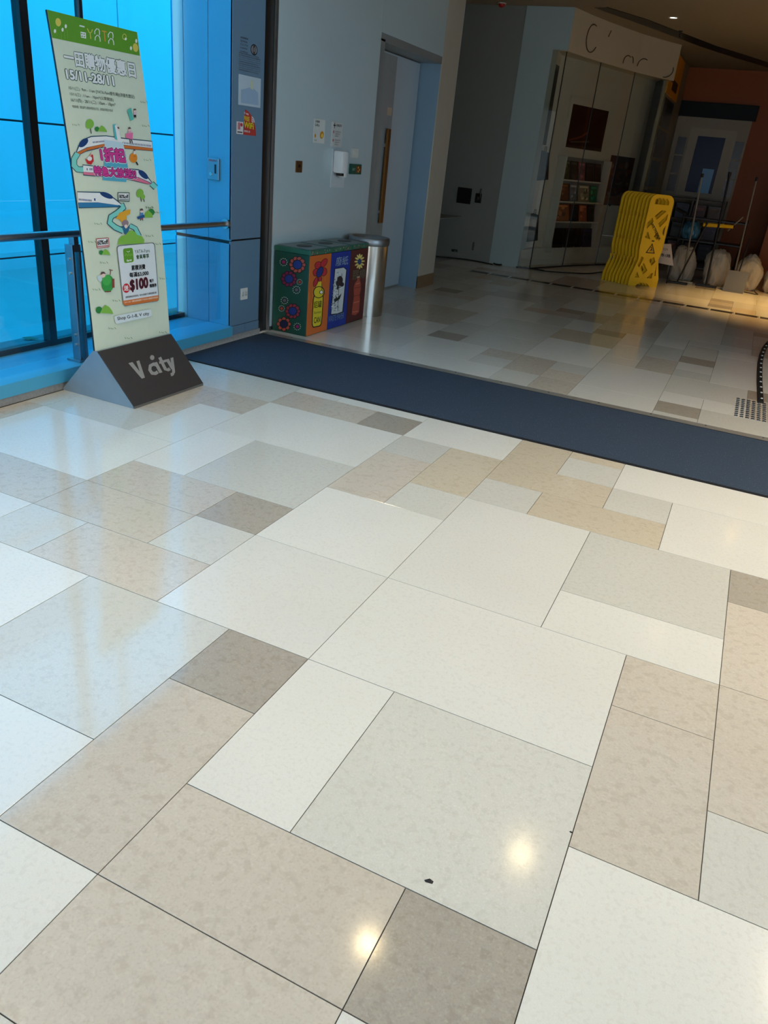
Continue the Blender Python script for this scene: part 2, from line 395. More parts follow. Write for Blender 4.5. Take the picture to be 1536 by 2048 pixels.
B('carpet', (-3.455, 4.25, -.02), (4.2, 5.292, .004), MAT_C, mt)
B('edge_strip', (-3.455, 4.235, -.02), (4.2, 4.25, .006), RUBBER, mt)
B('edge_strip', (-3.455, 5.292, -.02), (4.2, 5.302, .005), RUBBER, mt)
th = thing('door_threshold', (-1, 5.34, 0), 'scuffed metal door threshold strip behind the dark mat', 'threshold')
for a, b in ((-3.455, -.86), (-.857, 4.2)): B('plate', (a, 5.303, -.02), (b, 5.384, .005), mat('aluminium', (214, 212, 204), .34, .75, .12, 30), th)
for i in range(14):
    o = MB().lathe([(.007, .0052), (.006, .0066), (0, .0068)], 8).build('screw', BLACK, th, off=(0, 0, 0)); o.location = Vector((-3.2+.36*i, 5.36, 0))-th.location

# ---- left side: sill, glazing, outside wall
B('trim_1', (-3.93, -5, 0), (-3.475, 4.899, .112), GREYPANEL); struct(bpy.data.objects['trim_1'])
sill = struct(B('trim_2', (-3.93, -5, .112), (-3.458, 4.899, .118), BLUEPANEL))
B('fascia_lip', (-3.462, -5, .045), (-3.455, 4.899, .1175), BLUEPANEL, sill)
bs = struct(B('baseboard_left', (-3.479, -5, 0), (-3.463, 5.29, .045), mat('granite_skirting', (150, 148, 144), .5, 0, .3, 60)))
fac = thing('window_wall', (-3.93, 3, .118), 'tall blue tinted window wall with black mullions behind the green sign', 'window')
fac['kind'] = 'structure'
ys = [-5, -3.4, -2.1, -.7, .75, 2.15, 3.57, 4.01, 4.86]
for a, b in zip(ys, ys[1:]):
    B('pane', (-3.938, a+.02, .15), (-3.926, b-.02, 3.42), SKYGLASS, fac)
for q in ys[1:-1]:
    t = .012 if abs(q-4.01) < .01 else .028
    B('mullion', (-3.96, q-t, .118), (-3.90 if t > .02 else -3.92, q+t, 3.42), BLACK, fac)
B('base_channel', (-3.955, -5, .118), (-3.905, 4.89, .152), BLACK, fac)
ow = struct(B('wall_outside', (-9.3, -6, -1), (-9.04, 15.5, 6.5), mat('outside_gap', (40, 60, 70), .8)))
yy = [-6, -3.4, -.8, 1.8, 4.6, 7.35, 9.9, 12.4, 15]; zz = [-1, -.35, 1.333, 3.6, 6.4]
for a, b in zip(yy, yy[1:]):
    for c, d in zip(zz, zz[1:]):
        B('cladding_panel', (-9.04, a+.012, c+.012), (-9.0, b-.012, d-.012), OUTWALL, ow, .004)
struct(B('ground_court', (-9.04, -6, -.6), (-4.35, 15.5, -.5), mat('court_paving', (170, 175, 175), .8, 0, .1, 3)))
og = struct(B('ground_outside', (-4.35, -3, -.6), (-3.96, 9.5, .06), mat('outside_ground', (120, 130, 130), .9, 0, .3, 20)))
for i in range(26):
    x = -4.02-R_.random()*.28; y = 4.4+R_.random()*.75 if i < 20 else 3.55+R_.random()*.8; r = .012+R_.random()*.022
    q = MB().hull([(x+R_.uniform(-1, 1)*r*1.6, y+R_.uniform(-1, 1)*r*2, .06+R_.uniform(0, 1)*r*.9) for _ in range(9)]).build('dead_leaf', mat('leaf_litter', (112, 116, 84), .8, 0, .4, 30), og)
# ---- handrail with glass balustrade
hr = thing('balustrade', (-3.52, 3, .118), 'steel handrail on flat posts with clear glass infill by the window', 'railing')
MB().tube([(-3.515, -2.5, .862), (-3.515, 4.885, .862)], .021, 14).build('handrail', STEEL, hr, True, off=hr.location)
MB().tube([(-3.515, 4.875, .862), (-3.515, 4.899, .862)], .034, 18).build('end_flange', STEEL, hr, True, off=hr.location)
for py in (.6, 2.0, 3.43):
    p = link('post', None, hr); p.location = Vector((-3.545, py, .118))-hr.location
    for dx, nm in ((0, 'flat_bar'), (.03, 'flat_bar')):
        MB().box((-.03, -.022+dx*1.6, .012), (.03, -.006+dx*1.6, .68), .002).build(nm, DSTEEL, p)
    MB().box((-.012, -.006, .64), (.03, .03, .728), .002).build('neck', DSTEEL, p)
    MB().box((-.055, -.05, 0), (.05, .06, .012), .002).build('foot_plate', DSTEEL, p)
    for z in (.1, .16, .52, .6):
        MB().tube([(.0, -.03, z), (.0, -.02, z)], .008, 10).build('bolt', STEEL, p)
for a, b in ((.66, 1.94), (2.06, 3.39), (3.50, 4.86)):
    B('glass_infill', (-3.55, a, .17), (-3.54, b, .78), CLEAR, hr)

# ---- clad column at the end of the window
colm = struct(B('wall_column', (-3.99, 4.912, 0), (-3.495, 5.285, 3.43), BLACK))
for x0, x1 in ((-3.99, -3.888), (-3.884, -3.682), (-3.678, -3.482)):
    for z0, z1 in ((.118, .722), (.745, 3.43)):
        B('cladding_panel', (x0, 4.9, z0), (x1, 4.913, z1), BLUEPANEL, colm, .002)
for z0, z1 in ((.113, .74), (.752, 3.43)):
    B('cladding_panel', (-3.496, 4.9, z0), (-3.48, 5.29, z1), GREYPANEL, colm, .002)
for a, b in ((4.9, 5.09), (5.093, 5.29)): B('skirting_panel', (-3.496, a, .045), (-3.477, b, .11), GREYPANEL, colm, .001)
struct(B('door_1', (-3.56, 5.29, 0), (-3.505, 5.45, 3.43), BLACK))      # dark slot of the sliding door
# ---- white glass wall with a door
wl = struct(B('wall_left', (-3.75, 5.45, 0), (-3.492, 7.165, 3.43), WHITEP))
for a, b in ((5.452, 7.16),): B('glass_panel', (-3.492, a, .03), (-3.48, b, 3.43), WHITEGLASS, wl, .002)
B('edge_trim', (-3.5, 5.446, 0), (-3.478, 5.454, 3.43), STEEL, wl)
B('skirting', (-3.492, 5.452, 0), (-3.476, 7.16, .03), DSTEEL, wl)
wt = struct(B('wall_over_door', (-3.75, 7.165, 2.40), (-3.492, 8.69, 3.43), WHITEP))
B('glass_panel', (-3.492, 7.165, 2.40), (-3.48, 8.685, 3.43), WHITEGLASS, wt, .002)
we = struct(B('wall_end', (-3.75, 8.69, 0), (-3.492, 9.17, 3.43), mat('jamb_panel', (134, 164, 186), .35)))
B('glass_panel', (-3.492, 8.69, .14), (-3.48, 9.17, 3.43), mat('cream_glass', (190, 186, 172), .2), we, .002)
B('glass_panel', (-3.75, 9.165, .14), (-3.48, 9.178, 3.43), WHITEGLASS, we, .002)
B('skirting', (-3.5, 8.69, 0), (-3.472, 9.182, .14), mat('brown_stone_skirting', (128, 104, 78), .3, 0, .15, 15), we)
dr = thing('door_2', (-3.72, 8, 0), 'pale blue grey door with long brass pull handle behind bins', 'door'); dr['kind'] = 'structure'
DOORP = mat('door_laminate', (178, 192, 202), .2, 0, .03, 4)
FRM = mat('door_frame_grey', (140, 146, 148), .4, .2)
B('frame', (-3.76, 7.165, 0), (-3.485, 7.262, 2.36), FRM, dr, .003)
B('frame', (-3.76, 7.165, 2.335), (-3.485, 8.69, 2.40), FRM, dr, .003)
B('leaf', (-3.76, 7.275, .02), (-3.72, 8.665, 2.325), DOORP, dr, .003)
B('vision_strip', (-3.722, 7.66, .03), (-3.7175, 8.06, 2.31), mat('strip_glass', (150, 158, 160), .08), dr)
h_ = B('pull_handle', (-3.70, 7.905, .74), (-3.675, 7.975, 1.655), mat('brass', (150, 110, 62), .35, .8), dr, .006)
for z in (.85, 1.5): MB().box((-3.722, 7.93, z-.015), (-3.698, 7.955, z+.015)).build('standoff', STEEL, dr, off=dr.location)
B('door_plate', (-3.722, 7.92, 1.78), (-3.716, 8.03, 1.85), mat('pale_plate', (190, 170, 150), .3), dr)
# ---- grey rear wall with hatch
rw = struct(B('wall_rear', (-5.0, 12.06, 0), (-3.66, 12.3, 3.43), GREYWALL))
B('skirting', (-5.0, 12.045, 0), (-3.66, 12.06, .09), GREYWALL, rw)
ht = thing('door_3', (-4.26, 12.05, .1), 'flush grey access hatch in the dark wall beside the white pillar', 'hatch'); ht['kind'] = 'structure'
B('leaf', (-4.577, 12.048, .105), (-3.952, 12.0595, 1.155), mat('hatch_paint', (150, 152, 148), .5), ht, .003)
B('black_plate', (-4.33, 12.04, .82), (-4.10, 12.048, 1.045), BLACK, ht, .002)
B('latch', (-4.03, 12.036, .855), (-3.93, 12.048, .99), BLACK, ht, .004)
B('latch_window', (-4.00, 12.033, .90), (-3.96, 12.0365, .945), STEEL, ht)
for z in (.22, 1.0): MB().tube([(-3.955, 12.04, z-.06), (-3.955, 12.04, z+.06)], .012, 8).build('hinge', BLACK, ht, off=ht.location)
MB().lathe([(.0, .0), (.05, .0), (.05, .03), (.0, .035)], 16).build('knob', BLACK, ht)
k_ = ht.children[-1]; k_.rotation_euler = (math.pi/2, 0, 0); k_.location = Vector((-4.52, 12.048, .62))-ht.location
# ---- pillar and curved shop front
pl_ = struct(B('wall_pillar', (-3.66, 12.05, 0), (-3.2, 12.35, 3.43), mat('pillar_paint', (170, 186, 186), .4, 0, .03, 2)))
FR = [(-3.2, 12.05), (-3.02, 12.12), (-2.87, 12.60), (-2.72, 13.07), (-2.545, 13.55), (-2.36, 14.03), (-2.13, 14.48), (-1.88, 14.9)]
def ribbon(mb, pts, z0, z1, t):
    """upright band along pts, thickness t to the shop side"""
    P = [Vector((x, y, 0)) for x, y in pts]; off = []
    for i in range(len(P)):
        d = (P[min(i+1, len(P)-1)]-P[max(i-1, 0)]).normalized(); off.append(P[i]+Vector((-d.y, d.x, 0))*t)
    A = [[mb.bm.verts.new((q.x, q.y, z)) for q in L_] for L_ in (P, off) for z in (z0, z1)]
    n = len(P)
    for i in range(n-1):
        for a, b in ((0, 1), (1, 3), (3, 2), (2, 0)): mb.bm.faces.new((A[a][i], A[a][i+1], A[b][i+1], A[b][i]))
    for i in (0, n-1): mb.bm.faces.new((A[0][i], A[1][i], A[3][i], A[2][i]))
    return mb
FPAINT = mat('shop_cream', (196, 186, 164), .5, 0, .03, 2)
fa = thing('shop_fascia', (-2.5, 13.5, 2.92), 'curved cream shop fascia with thin looping script lines over the display', 'fascia'); fa['kind'] = 'structure'
FR2 = [(-3.2, 12.04), (-2.985, 12.06)]+[(x+.02, y-.01) for x, y in FR[2:]]
ribbon(MB(), FR2[1:], 2.92, 3.43, .12).build('board', FPAINT, fa, off=fa.location)
B('pillar_head', (-3.66, 12.04, 2.93), (-2.99, 12.14, 3.43), MATS['pillar_paint'], fa)
def on_front(s, z):   # s along fascia 0..1
    pts = FR2[1:]; L_ = [math.dist(a, b) for a, b in zip(pts, pts[1:])]; t = s*sum(L_)
    for (a, b), l in zip(zip(pts, pts[1:]), L_):
        if t <= l or b == pts[-1]:
            u = t/l; return Vector((a[0]+(b[0]-a[0])*u+.012, a[1]+(b[1]-a[1])*u-.006, z))
        t -= l
SC = mat('script_line', (74, 50, 36), .5)
def script(pts): MB().tube([on_front(s, z) for s, z in pts], .006, 6).build('script_line', SC, fa, off=fa.location)
arc = lambda cx, cz, rx, rz, a0, a1, n=14: [(cx+rx*math.cos(math.radians(a0+(a1-a0)*i/n)), cz+rz*math.sin(math.radians(a0+(a1-a0)*i/n))) for i in range(n+1)]
script(arc(.20, 3.16, .055, .17, 70, 330)); script([(.36, 3.33), (.345, 3.25)]); script(arc(.565, 3.0, .04, .1, 60, 190)); script(arc(.60, 2.98, .02, .12, 20, 100)); script(arc(.72, 3.0, .055, .12, 70, 180)); script(arc(.90, 3.06, .07, .12, 270, 380))
# glazing of the shop front
sg = thing('window_2', (-2.5, 13.5, 0), 'curved frameless glass shop window left of the yellow barrier', 'window'); sg['kind'] = 'structure'
for pts in (FR[0:2], FR[1:4], FR[3:6], FR[5:8]):
    pts = [Vector((x, y, 0)) for x, y in pts]
    d0 = (pts[1]-pts[0]).normalized(); d1 = (pts[-1]-pts[-2]).normalized(); pts[0] = pts[0]+d0*.004; pts[-1] = pts[-1]-d1*.004
    ribbon(MB(), [(p.x, p.y) for p in pts], .02, 2.92, .01).build('pane', CLEAR, sg, off=sg.location)
for i in (1, 3, 5):
    x, y = FR[i]; B('joint', (x-.006, y-.004, .0), (x+.006, y+.012, 2.92), BLACK, sg)
ribbon(MB(), FR, 0, .02, .03).build('floor_channel', BLACK, sg, off=sg.location)
# inside of the display: platform, side and back wall, lid
PW = mat('display_white', (205, 198, 182), .5, 0, .03, 3)
BK0 = Vector((-3.24, 12.72, 0)); BD = Vector((.345, .9386, 0)).normalized(); BN = Vector((BD.y, -BD.x, 0))
BK1 = BK0+BD*2.95
struct(MB().slab([BK0, BK1, BK1+Vector((0, 0, 3.1)), BK0+Vector((0, 0, 3.1))], -BN, .06).build('wall_display', PW))
wds = struct(B('wall_display_side', (-3.3, 12.36, 0), (-3.235, 12.72, 3.1), PW)); B('picture', (-3.235, 12.38, 1.75), (-3.23, 12.68, 2.8), mat('side_picture', (40, 40, 40), .4, 0, .5, 6), wds)
pf = [(-3.2, 12.14)]+[(x-.1, y+.03) for x, y in FR[2:]]+[(BK1.x-.005, BK1.y-.02), (BK0.x+.01, BK0.y)]
struct(MB().prism([(x-(.16 if 0 < i < 8 else 0), y+(.05 if 0 < i < 8 else 0)) for i, (x, y) in enumerate(pf)], 'z', 0, .26).build('trim_3', PW))
lid = [(x-.14, y+.03) for x, y in FR[1:]]+[(BK1.x, BK1.y), (BK0.x, BK0.y)]
struct(MB().prism(lid, 'z', 2.95, 3.0).build('ceiling_display', PW))
# return of the display towards the orange shop
YEL = mat('ochre_paint', (236, 160, 16), .5)
rt = struct(B('wall_return', (-2.02, 14.92, 0), (-1.96, 17.6, 3.43), mat('return_cream', (150, 140, 116), .5)))
B('ochre_band', (-1.96, 14.92, 2.75), (-1.945, 16.6, 3.38), YEL, rt)
B('ochre_letter', (-1.945, 15.2, 2.95), (-1.935, 15.45, 3.3), mat('brown_letter', (70, 36, 20), .5), rt)
B('ochre_letter', (-1.945, 15.5, 2.85), (-1.935, 16.2, 3.0), MATS['brown_letter'], rt)
DARKPIC = [mat('picture_%d' % i, c, .3, 0, .5, 6) for i, c in enumerate([(44, 40, 46), (58, 44, 38), (36, 44, 52), (66, 58, 50)])]
for i in range(5):
    B('picture', (-1.96, 15.1, .35+.48*i), (-1.948, 16.4, .78+.48*i), DARKPIC[i % 4], rt)
# ---- orange shop at the far end
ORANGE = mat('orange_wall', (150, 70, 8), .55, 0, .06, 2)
orw = struct(B('wall_orange', (-1.96, 17.6, 0), (4.2, 17.8, 3.43), ORANGE))
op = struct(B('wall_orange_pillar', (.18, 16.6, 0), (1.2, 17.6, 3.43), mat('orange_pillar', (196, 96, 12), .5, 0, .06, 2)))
of = thing('shop_entrance', (-1.2, 17.58, 0), 'white shop front with a tall blue screen under a navy sign band', 'shop front'); of['kind'] = 'structure'
B('white_panel', (-1.955, 17.56, .0), (-.6, 17.6, 2.62), mat('shop_white', (158, 150, 136), .5), of)
B('sign_band', (-1.955, 17.50, 2.60), (-.545, 17.6, 2.86), mat('navy_band', (12, 20, 30), .5, spec=.2), of, .005)
B('screen_frame', (-1.66, 17.545, 1.2), (-.80, 17.562, 2.42), mat('frame_white', (170, 164, 150), .5), of, .004)
B('screen', (-1.50, 17.53, 1.28), (-.99, 17.547, 2.28), mat('blue_screen', (8, 28, 62), .3, 0, .1, 2, spec=.2, emit=.02), of, .003)
B('screen_window', (-1.26, 17.525, 1.28), (-1.05, 17.531, 1.72), mat('screen_cyan', (30, 100, 140), .3, emit=.05), of)
for x0, x1 in ((-1.86, -1.70), (-.80, -.64)):
    for i in range(3): B('poster', (x0, 17.545, 1.25+.34*i), (x1, 17.56, 1.56+.34*i), DARKPIC[i], of)
# ---- ceilings and upper works
CM = struct(MB().box((-3.99, 5.45, 3.43), (4.2, 18.5, 3.55)).box((-5.1, 9.1, 3.43), (-3.99, 16.0, 3.55)).build('ceiling', CEIL))
GP = [(-2.72, 12.02), (-2.38, 12.84), (-2.0, 13.81), (-1.58, 14.91), (-1.09, 15.99), (-.57, 17.0), (-.3, 17.5)]
GQ = [(-2.55, 11.95), (-2.12, 12.75), (-1.77, 13.68), (-1.32, 14.85), (-.86, 15.75), (-.40, 16.75), (-.1, 17.4)]
mbq = MB(); A_ = [mbq.bm.verts.new((x, y, 3.424)) for x, y in GP]; Bq = [mbq.bm.verts.new((x, y, 3.424)) for x, y in GQ]
A2 = [mbq.bm.verts.new((x, y, 3.43)) for x, y in GP]; B2 = [mbq.bm.verts.new((x, y, 3.43)) for x, y in GQ]
for i in range(len(GP)-1):
    mbq.bm.faces.new((A_[i], A_[i+1], Bq[i+1], Bq[i])); mbq.bm.faces.new((A_[i], A2[i], A2[i+1], A_[i+1])); mbq.bm.faces.new((Bq[i], Bq[i+1], B2[i+1], B2[i]))
mbq.build('shadow_slot', BLACK, CM)
struct(B('ceiling_entrance', (-3.99, -5.2, 3.42), (4.2, 5.45, 3.55), mat('entrance_ceiling', (225, 222, 215), .7)))
struct(B('wall_added_header', (-3.48, 5.29, 2.62), (4.2, 5.45, 3.43), GREYPANEL))  # unseen header, added to keep sky light out of the concourse
wre = struct(B('wall_right_entrance', (4.2, -5, 0), (4.35, .6, 3.43), WHITEP))
B('sill', (4.2, .6, 0), (4.35, 5.3, .3), WHITEP, wre); B('head', (4.2, .6, 3.2), (4.35, 5.3, 3.43), WHITEP, wre)
w3 = thing('window_3', (4.27, 3, .3), 'tinted window of the entrance opposite the green sign', 'window'); w3['kind'] = 'structure'
for a_, b_ in ((.62, 2.15), (2.2, 3.7), (3.75, 5.28)): B('pane', (4.262, a_, .3), (4.274, b_, 3.2), glass('pale_blue_glass', (.74, .86, .95)), w3)
for a_ in (2.175, 3.725): B('mullion', (4.23, a_-.025, .3), (4.3, a_+.025, 3.2), BLACK, w3)
struct(B('wall_added_rear', (-3.99, -5.2, 1.5), (4.35, -5, 3.43), WHITEP))  # unseen, added to cut the sky light; gap below sized for that
struct(B('wall_shop_back', (-5.0, 15.9, 0), (-2.02, 16.0, 3.43), GREYWALL)); struct(B('wall_shop_side', (-3.6, 12.3, 0), (-3.5, 15.9, 3.43), GREYWALL))
struct(B('wall_far', (-5.0, 17.8, 0), (4.35, 18.0, 3.43), GREYWALL))
struct(B('wall_right', (4.2, 5.3, 0), (4.35, 18.5, 3.43), WHITEP))
struct(B('wall_far_left', (-5.15, 9.1, 0), (-5.0, 16.0, 3.43), GREYWALL))
struct(B('wall_behind_bins', (-3.99, 5.29, 0), (-3.75, 9.1, 3.43), GREYWALL)); struct(B('wall_corridor', (-5.15, 9.0, 0), (-3.75, 9.17, 3.43), GREYWALL))

# ---- lamps of the ceiling
def downlight(x, y, z, col, power, label, size=.055, emit=30, spot=95, name='ceiling_downlight'):
    t = thing(name, (x, y, z), label, 'downlight')
    MB().lathe([(size, -.002), (size+.012, -.008), (size+.026, -.003), (size+.026, 0), (size, 0)], 24).build('trim_ring', WHITEP, t, True)
    e = bpy.data.materials.new('lamp_glow'); e.use_nodes = True; b = e.node_tree.nodes['Principled BSDF']
    b.inputs['Emission Color'].default_value = col+(1,); b.inputs['Emission Strength'].default_value = emit; b.inputs['Base Color'].default_value = (.8, .8, .8, 1)
    e.cycles.emission_sampling = 'NONE'; MB().lathe([(0, -.001), (size, -.001)], 24).build('lamp', e, t)
    if power:
        L_ = bpy.data.lights.new('downlight', 'SPOT'); L_.energy = power; L_.color = col; L_.spot_size = math.radians(spot); L_.spot_blend = .7; L_.shadow_soft_size = size
        lo = link('bulb', L_, t); lo.location = (0, 0, -.012)
    return t
WARM = (1.0, .78, .42); WARM2 = (1.0, .82, .58)
for x, y, pw, lb in ((-2.6, 1.3, 115, 'added unseen fill downlight beside the blue window wall, behind the camera'), (-1.5, 1.2, 140, 'added unseen fill downlight behind the camera, second from the window wall'), (1.55, 3.2, 110, 'added unseen fill downlight right of the camera over the middle tiles'), (1.75, 4.45, 190, 'added unseen fill downlight over the right part of the dark mat'), (2.9, 3.2, 120, 'added unseen fill downlight close to the right hand window'), (3.0, 4.45, 190, 'added unseen fill downlight over the far right end of the mat')):
    downlight(x, y, 3.42, WARM2, pw, lb, emit=30, spot=120)  # unseen fill lamps added to brighten the entrance floor
downlight(-.376, 4.446, 3.42, WARM, 9, 'recessed warm downlight in the ceiling above the dark mat', emit=5, spot=130)
downlight(-1.105, 3.195, 3.42, WARM, 9, 'recessed warm downlight in the entrance ceiling nearer the green sign', emit=5, spot=130)
downlight(-1.755, 12.54, 3.43, (1, .95, .85), 6, 'small bright downlight in the concourse ceiling near the black slot', .045, 5)
downlight(.9, 12.0, 3.43, (1.0, .60, .20), 680, 'warm downlight shining on the drain covers at the right', .07, 8, 70)
downlight(.2, 8.4, 3.43, WARM, 10, 'added weak fill downlight over the middle of the concourse', .05, 8, 120)  # unseen lamp added as faint warm fill for the concourse

hp = fl((1361, 62), 3.43); hk = thing('ceiling_hook', hp, 'small dark hook hanging from the concourse ceiling by the black slot', 'hook')
MB().lathe([(0, 0), (.03, 0), (.03, -.01), (0, -.012)], 14).build('rose', BLACK, hk); MB().tube([(0, 0, -.01), (0, 0, -.06), (.015, 0, -.08), (.03, 0, -.07), (.03, 0, -.055)], .006, 8).build('hook', BLACK, hk, True)
rp = fl((1004, 6), 3.43); rs = thing('alarm_beacon', rp, 'small red alarm beacon on the ceiling above the grey wall', 'beacon')
MB().lathe([(0, 0), (.06, 0), (.06, -.012), (0, -.012)], 18).build('base', WHITEP, rs); MB().lathe([(.045, -.012), (.045, -.03), (.03, -.048), (0, -.054)], 18).build('dome', mat('beacon_red', (176, 20, 24), .3), rs, True)

# ================================================================ OBJECTS
# ---- standing advertisement sign
sb = thing('standing_sign', (-3.19, 3.515, 0), 'tall leaning green and beige promotional sign board on a dark wedge base', 'sign')
SB0, SB1 = 3.2, 3.83
GREYM = mat('wedge_side_steel', (138, 158, 172), .38, .25, .14, 8); DARKF = mat('wedge_front', (66, 62, 62), .4, .1, .06, 20)
mbx = MB().prism([(-3.457, 0), (-2.93, 0), (-2.93, .012), (-3.175, .282), (-3.205, .282), (-3.457, .012)], 'y', SB0, SB1)
base = mbx.build('base', GREYM, sb, off=sb.location)
fq = [Vector((-3.172, SB0, .282)), Vector((-3.172, SB1, .282)), Vector((-2.926, SB1, .012)), Vector((-2.926, SB0, .012))]
fn = Vector((.27, 0, .246)).normalized()
MB().slab(fq, fn, .004).build('front_plate', DARKF, base, off=sb.location)
MB().slab([(-2.926, SB0, 0), (-2.926, SB1, 0), (-2.926, SB1, .014), (-2.926, SB0, .014)], (1, 0, 0), .004).build('edge_strip', DSTEEL, base, off=sb.location)
s2 = lambda X, Y: (80+X/4.5176, 400+Y/4.5176)
fP = quadmap([s2(525, 1380), s2(1185, 1215), s2(1462, 1655), s2(845, 1855)], fq)
A = Art(lambda p: fP(s2(*p)), fn); A.lay = 8
GL = (150, 150, 148)
A.poly([(795, 1482), (832, 1473), (926, 1596), (913, 1618)], GL); A.poly([(866, 1466), (892, 1457), (941, 1608), (913, 1618), (906, 1590)], GL)
A.stroke([(1050, 1500), (1020, 1490), (990, 1505), (985, 1540), (1005, 1570), (1035, 1572), (1056, 1558)], 30, GL)
A.poly([(1022, 1478), (1050, 1470), (1098, 1562), (1070, 1570)], GL); A.ell((1008, 1432), 20, 22, GL)
A.stroke([(1075, 1430), (1125, 1535), (1150, 1540), (1165, 1530)], 28, GL); A.stroke([(1070, 1478), (1135, 1458)], 22, GL)
A.poly([(1128, 1450), (1158, 1442), (1196, 1520), (1178, 1536)], GL); A.poly([(1172, 1437), (1198, 1428), (1212, 1560), (1195, 1590), (1175, 1597), (1168, 1572), (1186, 1562)], GL)
A.build('lettering', base)
# board
TL, TR = Vector((-3.353, 3.209, 1.912)), Vector((-3.353, 3.834, 1.912)); BL, BR = Vector((-3.19, 3.201, .275)), Vector((-3.19, 3.842, .275))
bn = (TR-TL).cross(BL-TL).normalized(); bn = bn if bn.x > 0 else -bn
BEND = .022
def bend(p):
    t = (p.z-BL.z)/(TL.z-BL.z); return p+bn*(BEND*4*t*(1-t))
mb = MB(); rows = []
for i in range(17):
    t = i/16; l, r = bend(BL.lerp(TL, t)), bend(BR.lerp(TR, t)); rows.append([mb.bm.verts.new(q) for q in (l, r, r-bn*.012, l-bn*.012)])
for p, q in zip(rows, rows[1:]):
    for k in range(4): mb.bm.faces.new((p[k], p[(k+1) % 4], q[(k+1) % 4], q[k]))
mb.bm.faces.new(rows[0]); mb.bm.faces.new(rows[-1])
mb.build('board_edge', mat('dark_board_edge', (20, 30, 36), .5), sb, off=sb.location)
BG = (216, 228, 208)
SQ = quadmap([(96.8, 20), (273, 64), (340, 667), (190, 703)], [TL, TR, BR, BL])
def signP(p):
    t = min(1, max(0, (p[1]-40)/645)); return bend(SQ((p[0]-5.5*4*t*(1-t), p[1])))
A = Art(signP, bn, .0004); A.lay = 1
for i in range(16):      # printed ground, in bands that follow the bend of the board
    t0, t1 = i/16, (i+1)/16; b_ = len(A.v)
    for q in (BL.lerp(TL, t0), BR.lerp(TR, t0), BR.lerp(TR, t1), BL.lerp(TL, t1)): A.v.append(bend(q)+bn*.0004)
    A.f.append((b_, b_+1, b_+2, b_+3)); A.mi.append(A._m(BG))
A.lay = 3
P1 = lambda *q: [(80+x/4.7625, y/4.7625) for x, y in q]
P2 = lambda *q: [s2(x, y) for x, y in q]
GRN = (96, 158, 40); LG = (132, 190, 76); DG = (40, 132, 62); WHT = (236, 240, 242); DKG = (18, 66, 56); TEAL = (128, 214, 206); OUT = (14, 70, 96); NAVY = (20, 62, 120); MAG = (214, 60, 150); PUR = (66, 22, 92); SKIN = (240, 214, 205); HAIR = (92, 66, 72); BLK = (30, 30, 36)
def P(k, rgb, *pts): A.poly((P1 if k == 1 else P2)(*pts), rgb)
def E(k, c, rx, ry, rgb, rot=0): f = P1 if k == 1 else P2; s = 4.7625 if k == 1 else 4.5176; A.ell(f(c)[0], rx/s, ry/s, rgb, rot)
def S(k, wd, rgb, *pts): s = 4.7625 if k == 1 else 4.5176; A.stroke((P1 if k == 1 else P2)(*pts), wd/s, rgb)
def X(k, t, bl, br, tl, rgb, off=0): f = P1 if k == 1 else P2; A.text(t, f(bl)[0], f(br)[0], f(tl)[0], rgb, off)
P(1, GRN, (80, 95), (920, 305), (945, 520), (122, 350))
for c, rx, ry in (((180, 210), 26, 38), ((905, 445), 24, 40)): E(1, c, rx, ry, (222, 206, 96), -10)
for c in ((148, 290), (220, 278), (250, 247), (862, 450), (912, 385)): E(1, c, 10, 18, WHT)
for x, y in ((160, 250), (205, 295), (235, 290), (262, 280)): S(1, 3, LG, (x, y), (x+6, y+75))
S(1, 12, WHT, (378, 242), (426, 254)); P(1, WHT, (388, 296), (438, 306), (440, 360), (392, 350))
for x, y in ((400, 314), (422, 318), (402, 338), (424, 342)): P(1, GRN, (x-6, y-6), (x+6, y-4), (x+6, y+7), (x-6, y+5))
S(1, 8, (214, 206, 96), (452, 268), (466, 300), (478, 310), (492, 300), (500, 276)); S(1, 8, (214, 206, 96), (478, 308), (484, 362))
def archA(x, y):
    S(1, 8, WHT, (x-22, y+36), (x-24, y+10), (x-6, y-14), (x+14, y-8), (x+22, y+14), (x+20, y+44)); S(1, 8, WHT, (x-20, y+92), (x-20, y+66), (x-2, y+44), (x+18, y+54), (x+26, y+76), (x+28, y+104))
archA(545, 285); archA(672, 316)
S(1, 9, (226, 160, 70), (588, 292), (632, 300)); S(1, 9, (226, 160, 70), (610, 298), (620, 388))
E(1, (800, 346), 20, 28, (214, 206, 96)); E(1, (800, 346), 14, 21, GRN); E(1, (812, 366), 10, 12, WHT)
X(1, '一田購物優惠日', (240, 590), (908, 722), (222, 452), DKG, .07); X(1, '一田購物優惠日', (240, 590), (908, 722), (222, 452), WHT, .035)
X(1, '15/11-28/11', (258, 722), (702, 790), (244, 640), DKG, .10); X(1, '15/11-28/11', (258, 722), (702, 790), (244, 640), WHT, .045)
for t, bl, br, tl in (('15/11(三) : 9am - 11am [YATA-Fans優先場](須優先登記)', (278, 828), (895, 918), (272, 788)), ('15/11(三) : 11am - 10pm*(公眾開放)', (286, 882), (695, 942), (280, 845)), ('16/11(四) - 28/11(二) : 10am - 10pm*', (296, 942), (716, 990), (290, 902))):
    X(1, t, bl, br, tl, (40, 62, 54), .006)
X(1, '*營業時間：個別部門之開放時間或有不同，詳情請參閱店內告示', (304, 992), (690, 1034), (300, 966), (60, 78, 66), .008)
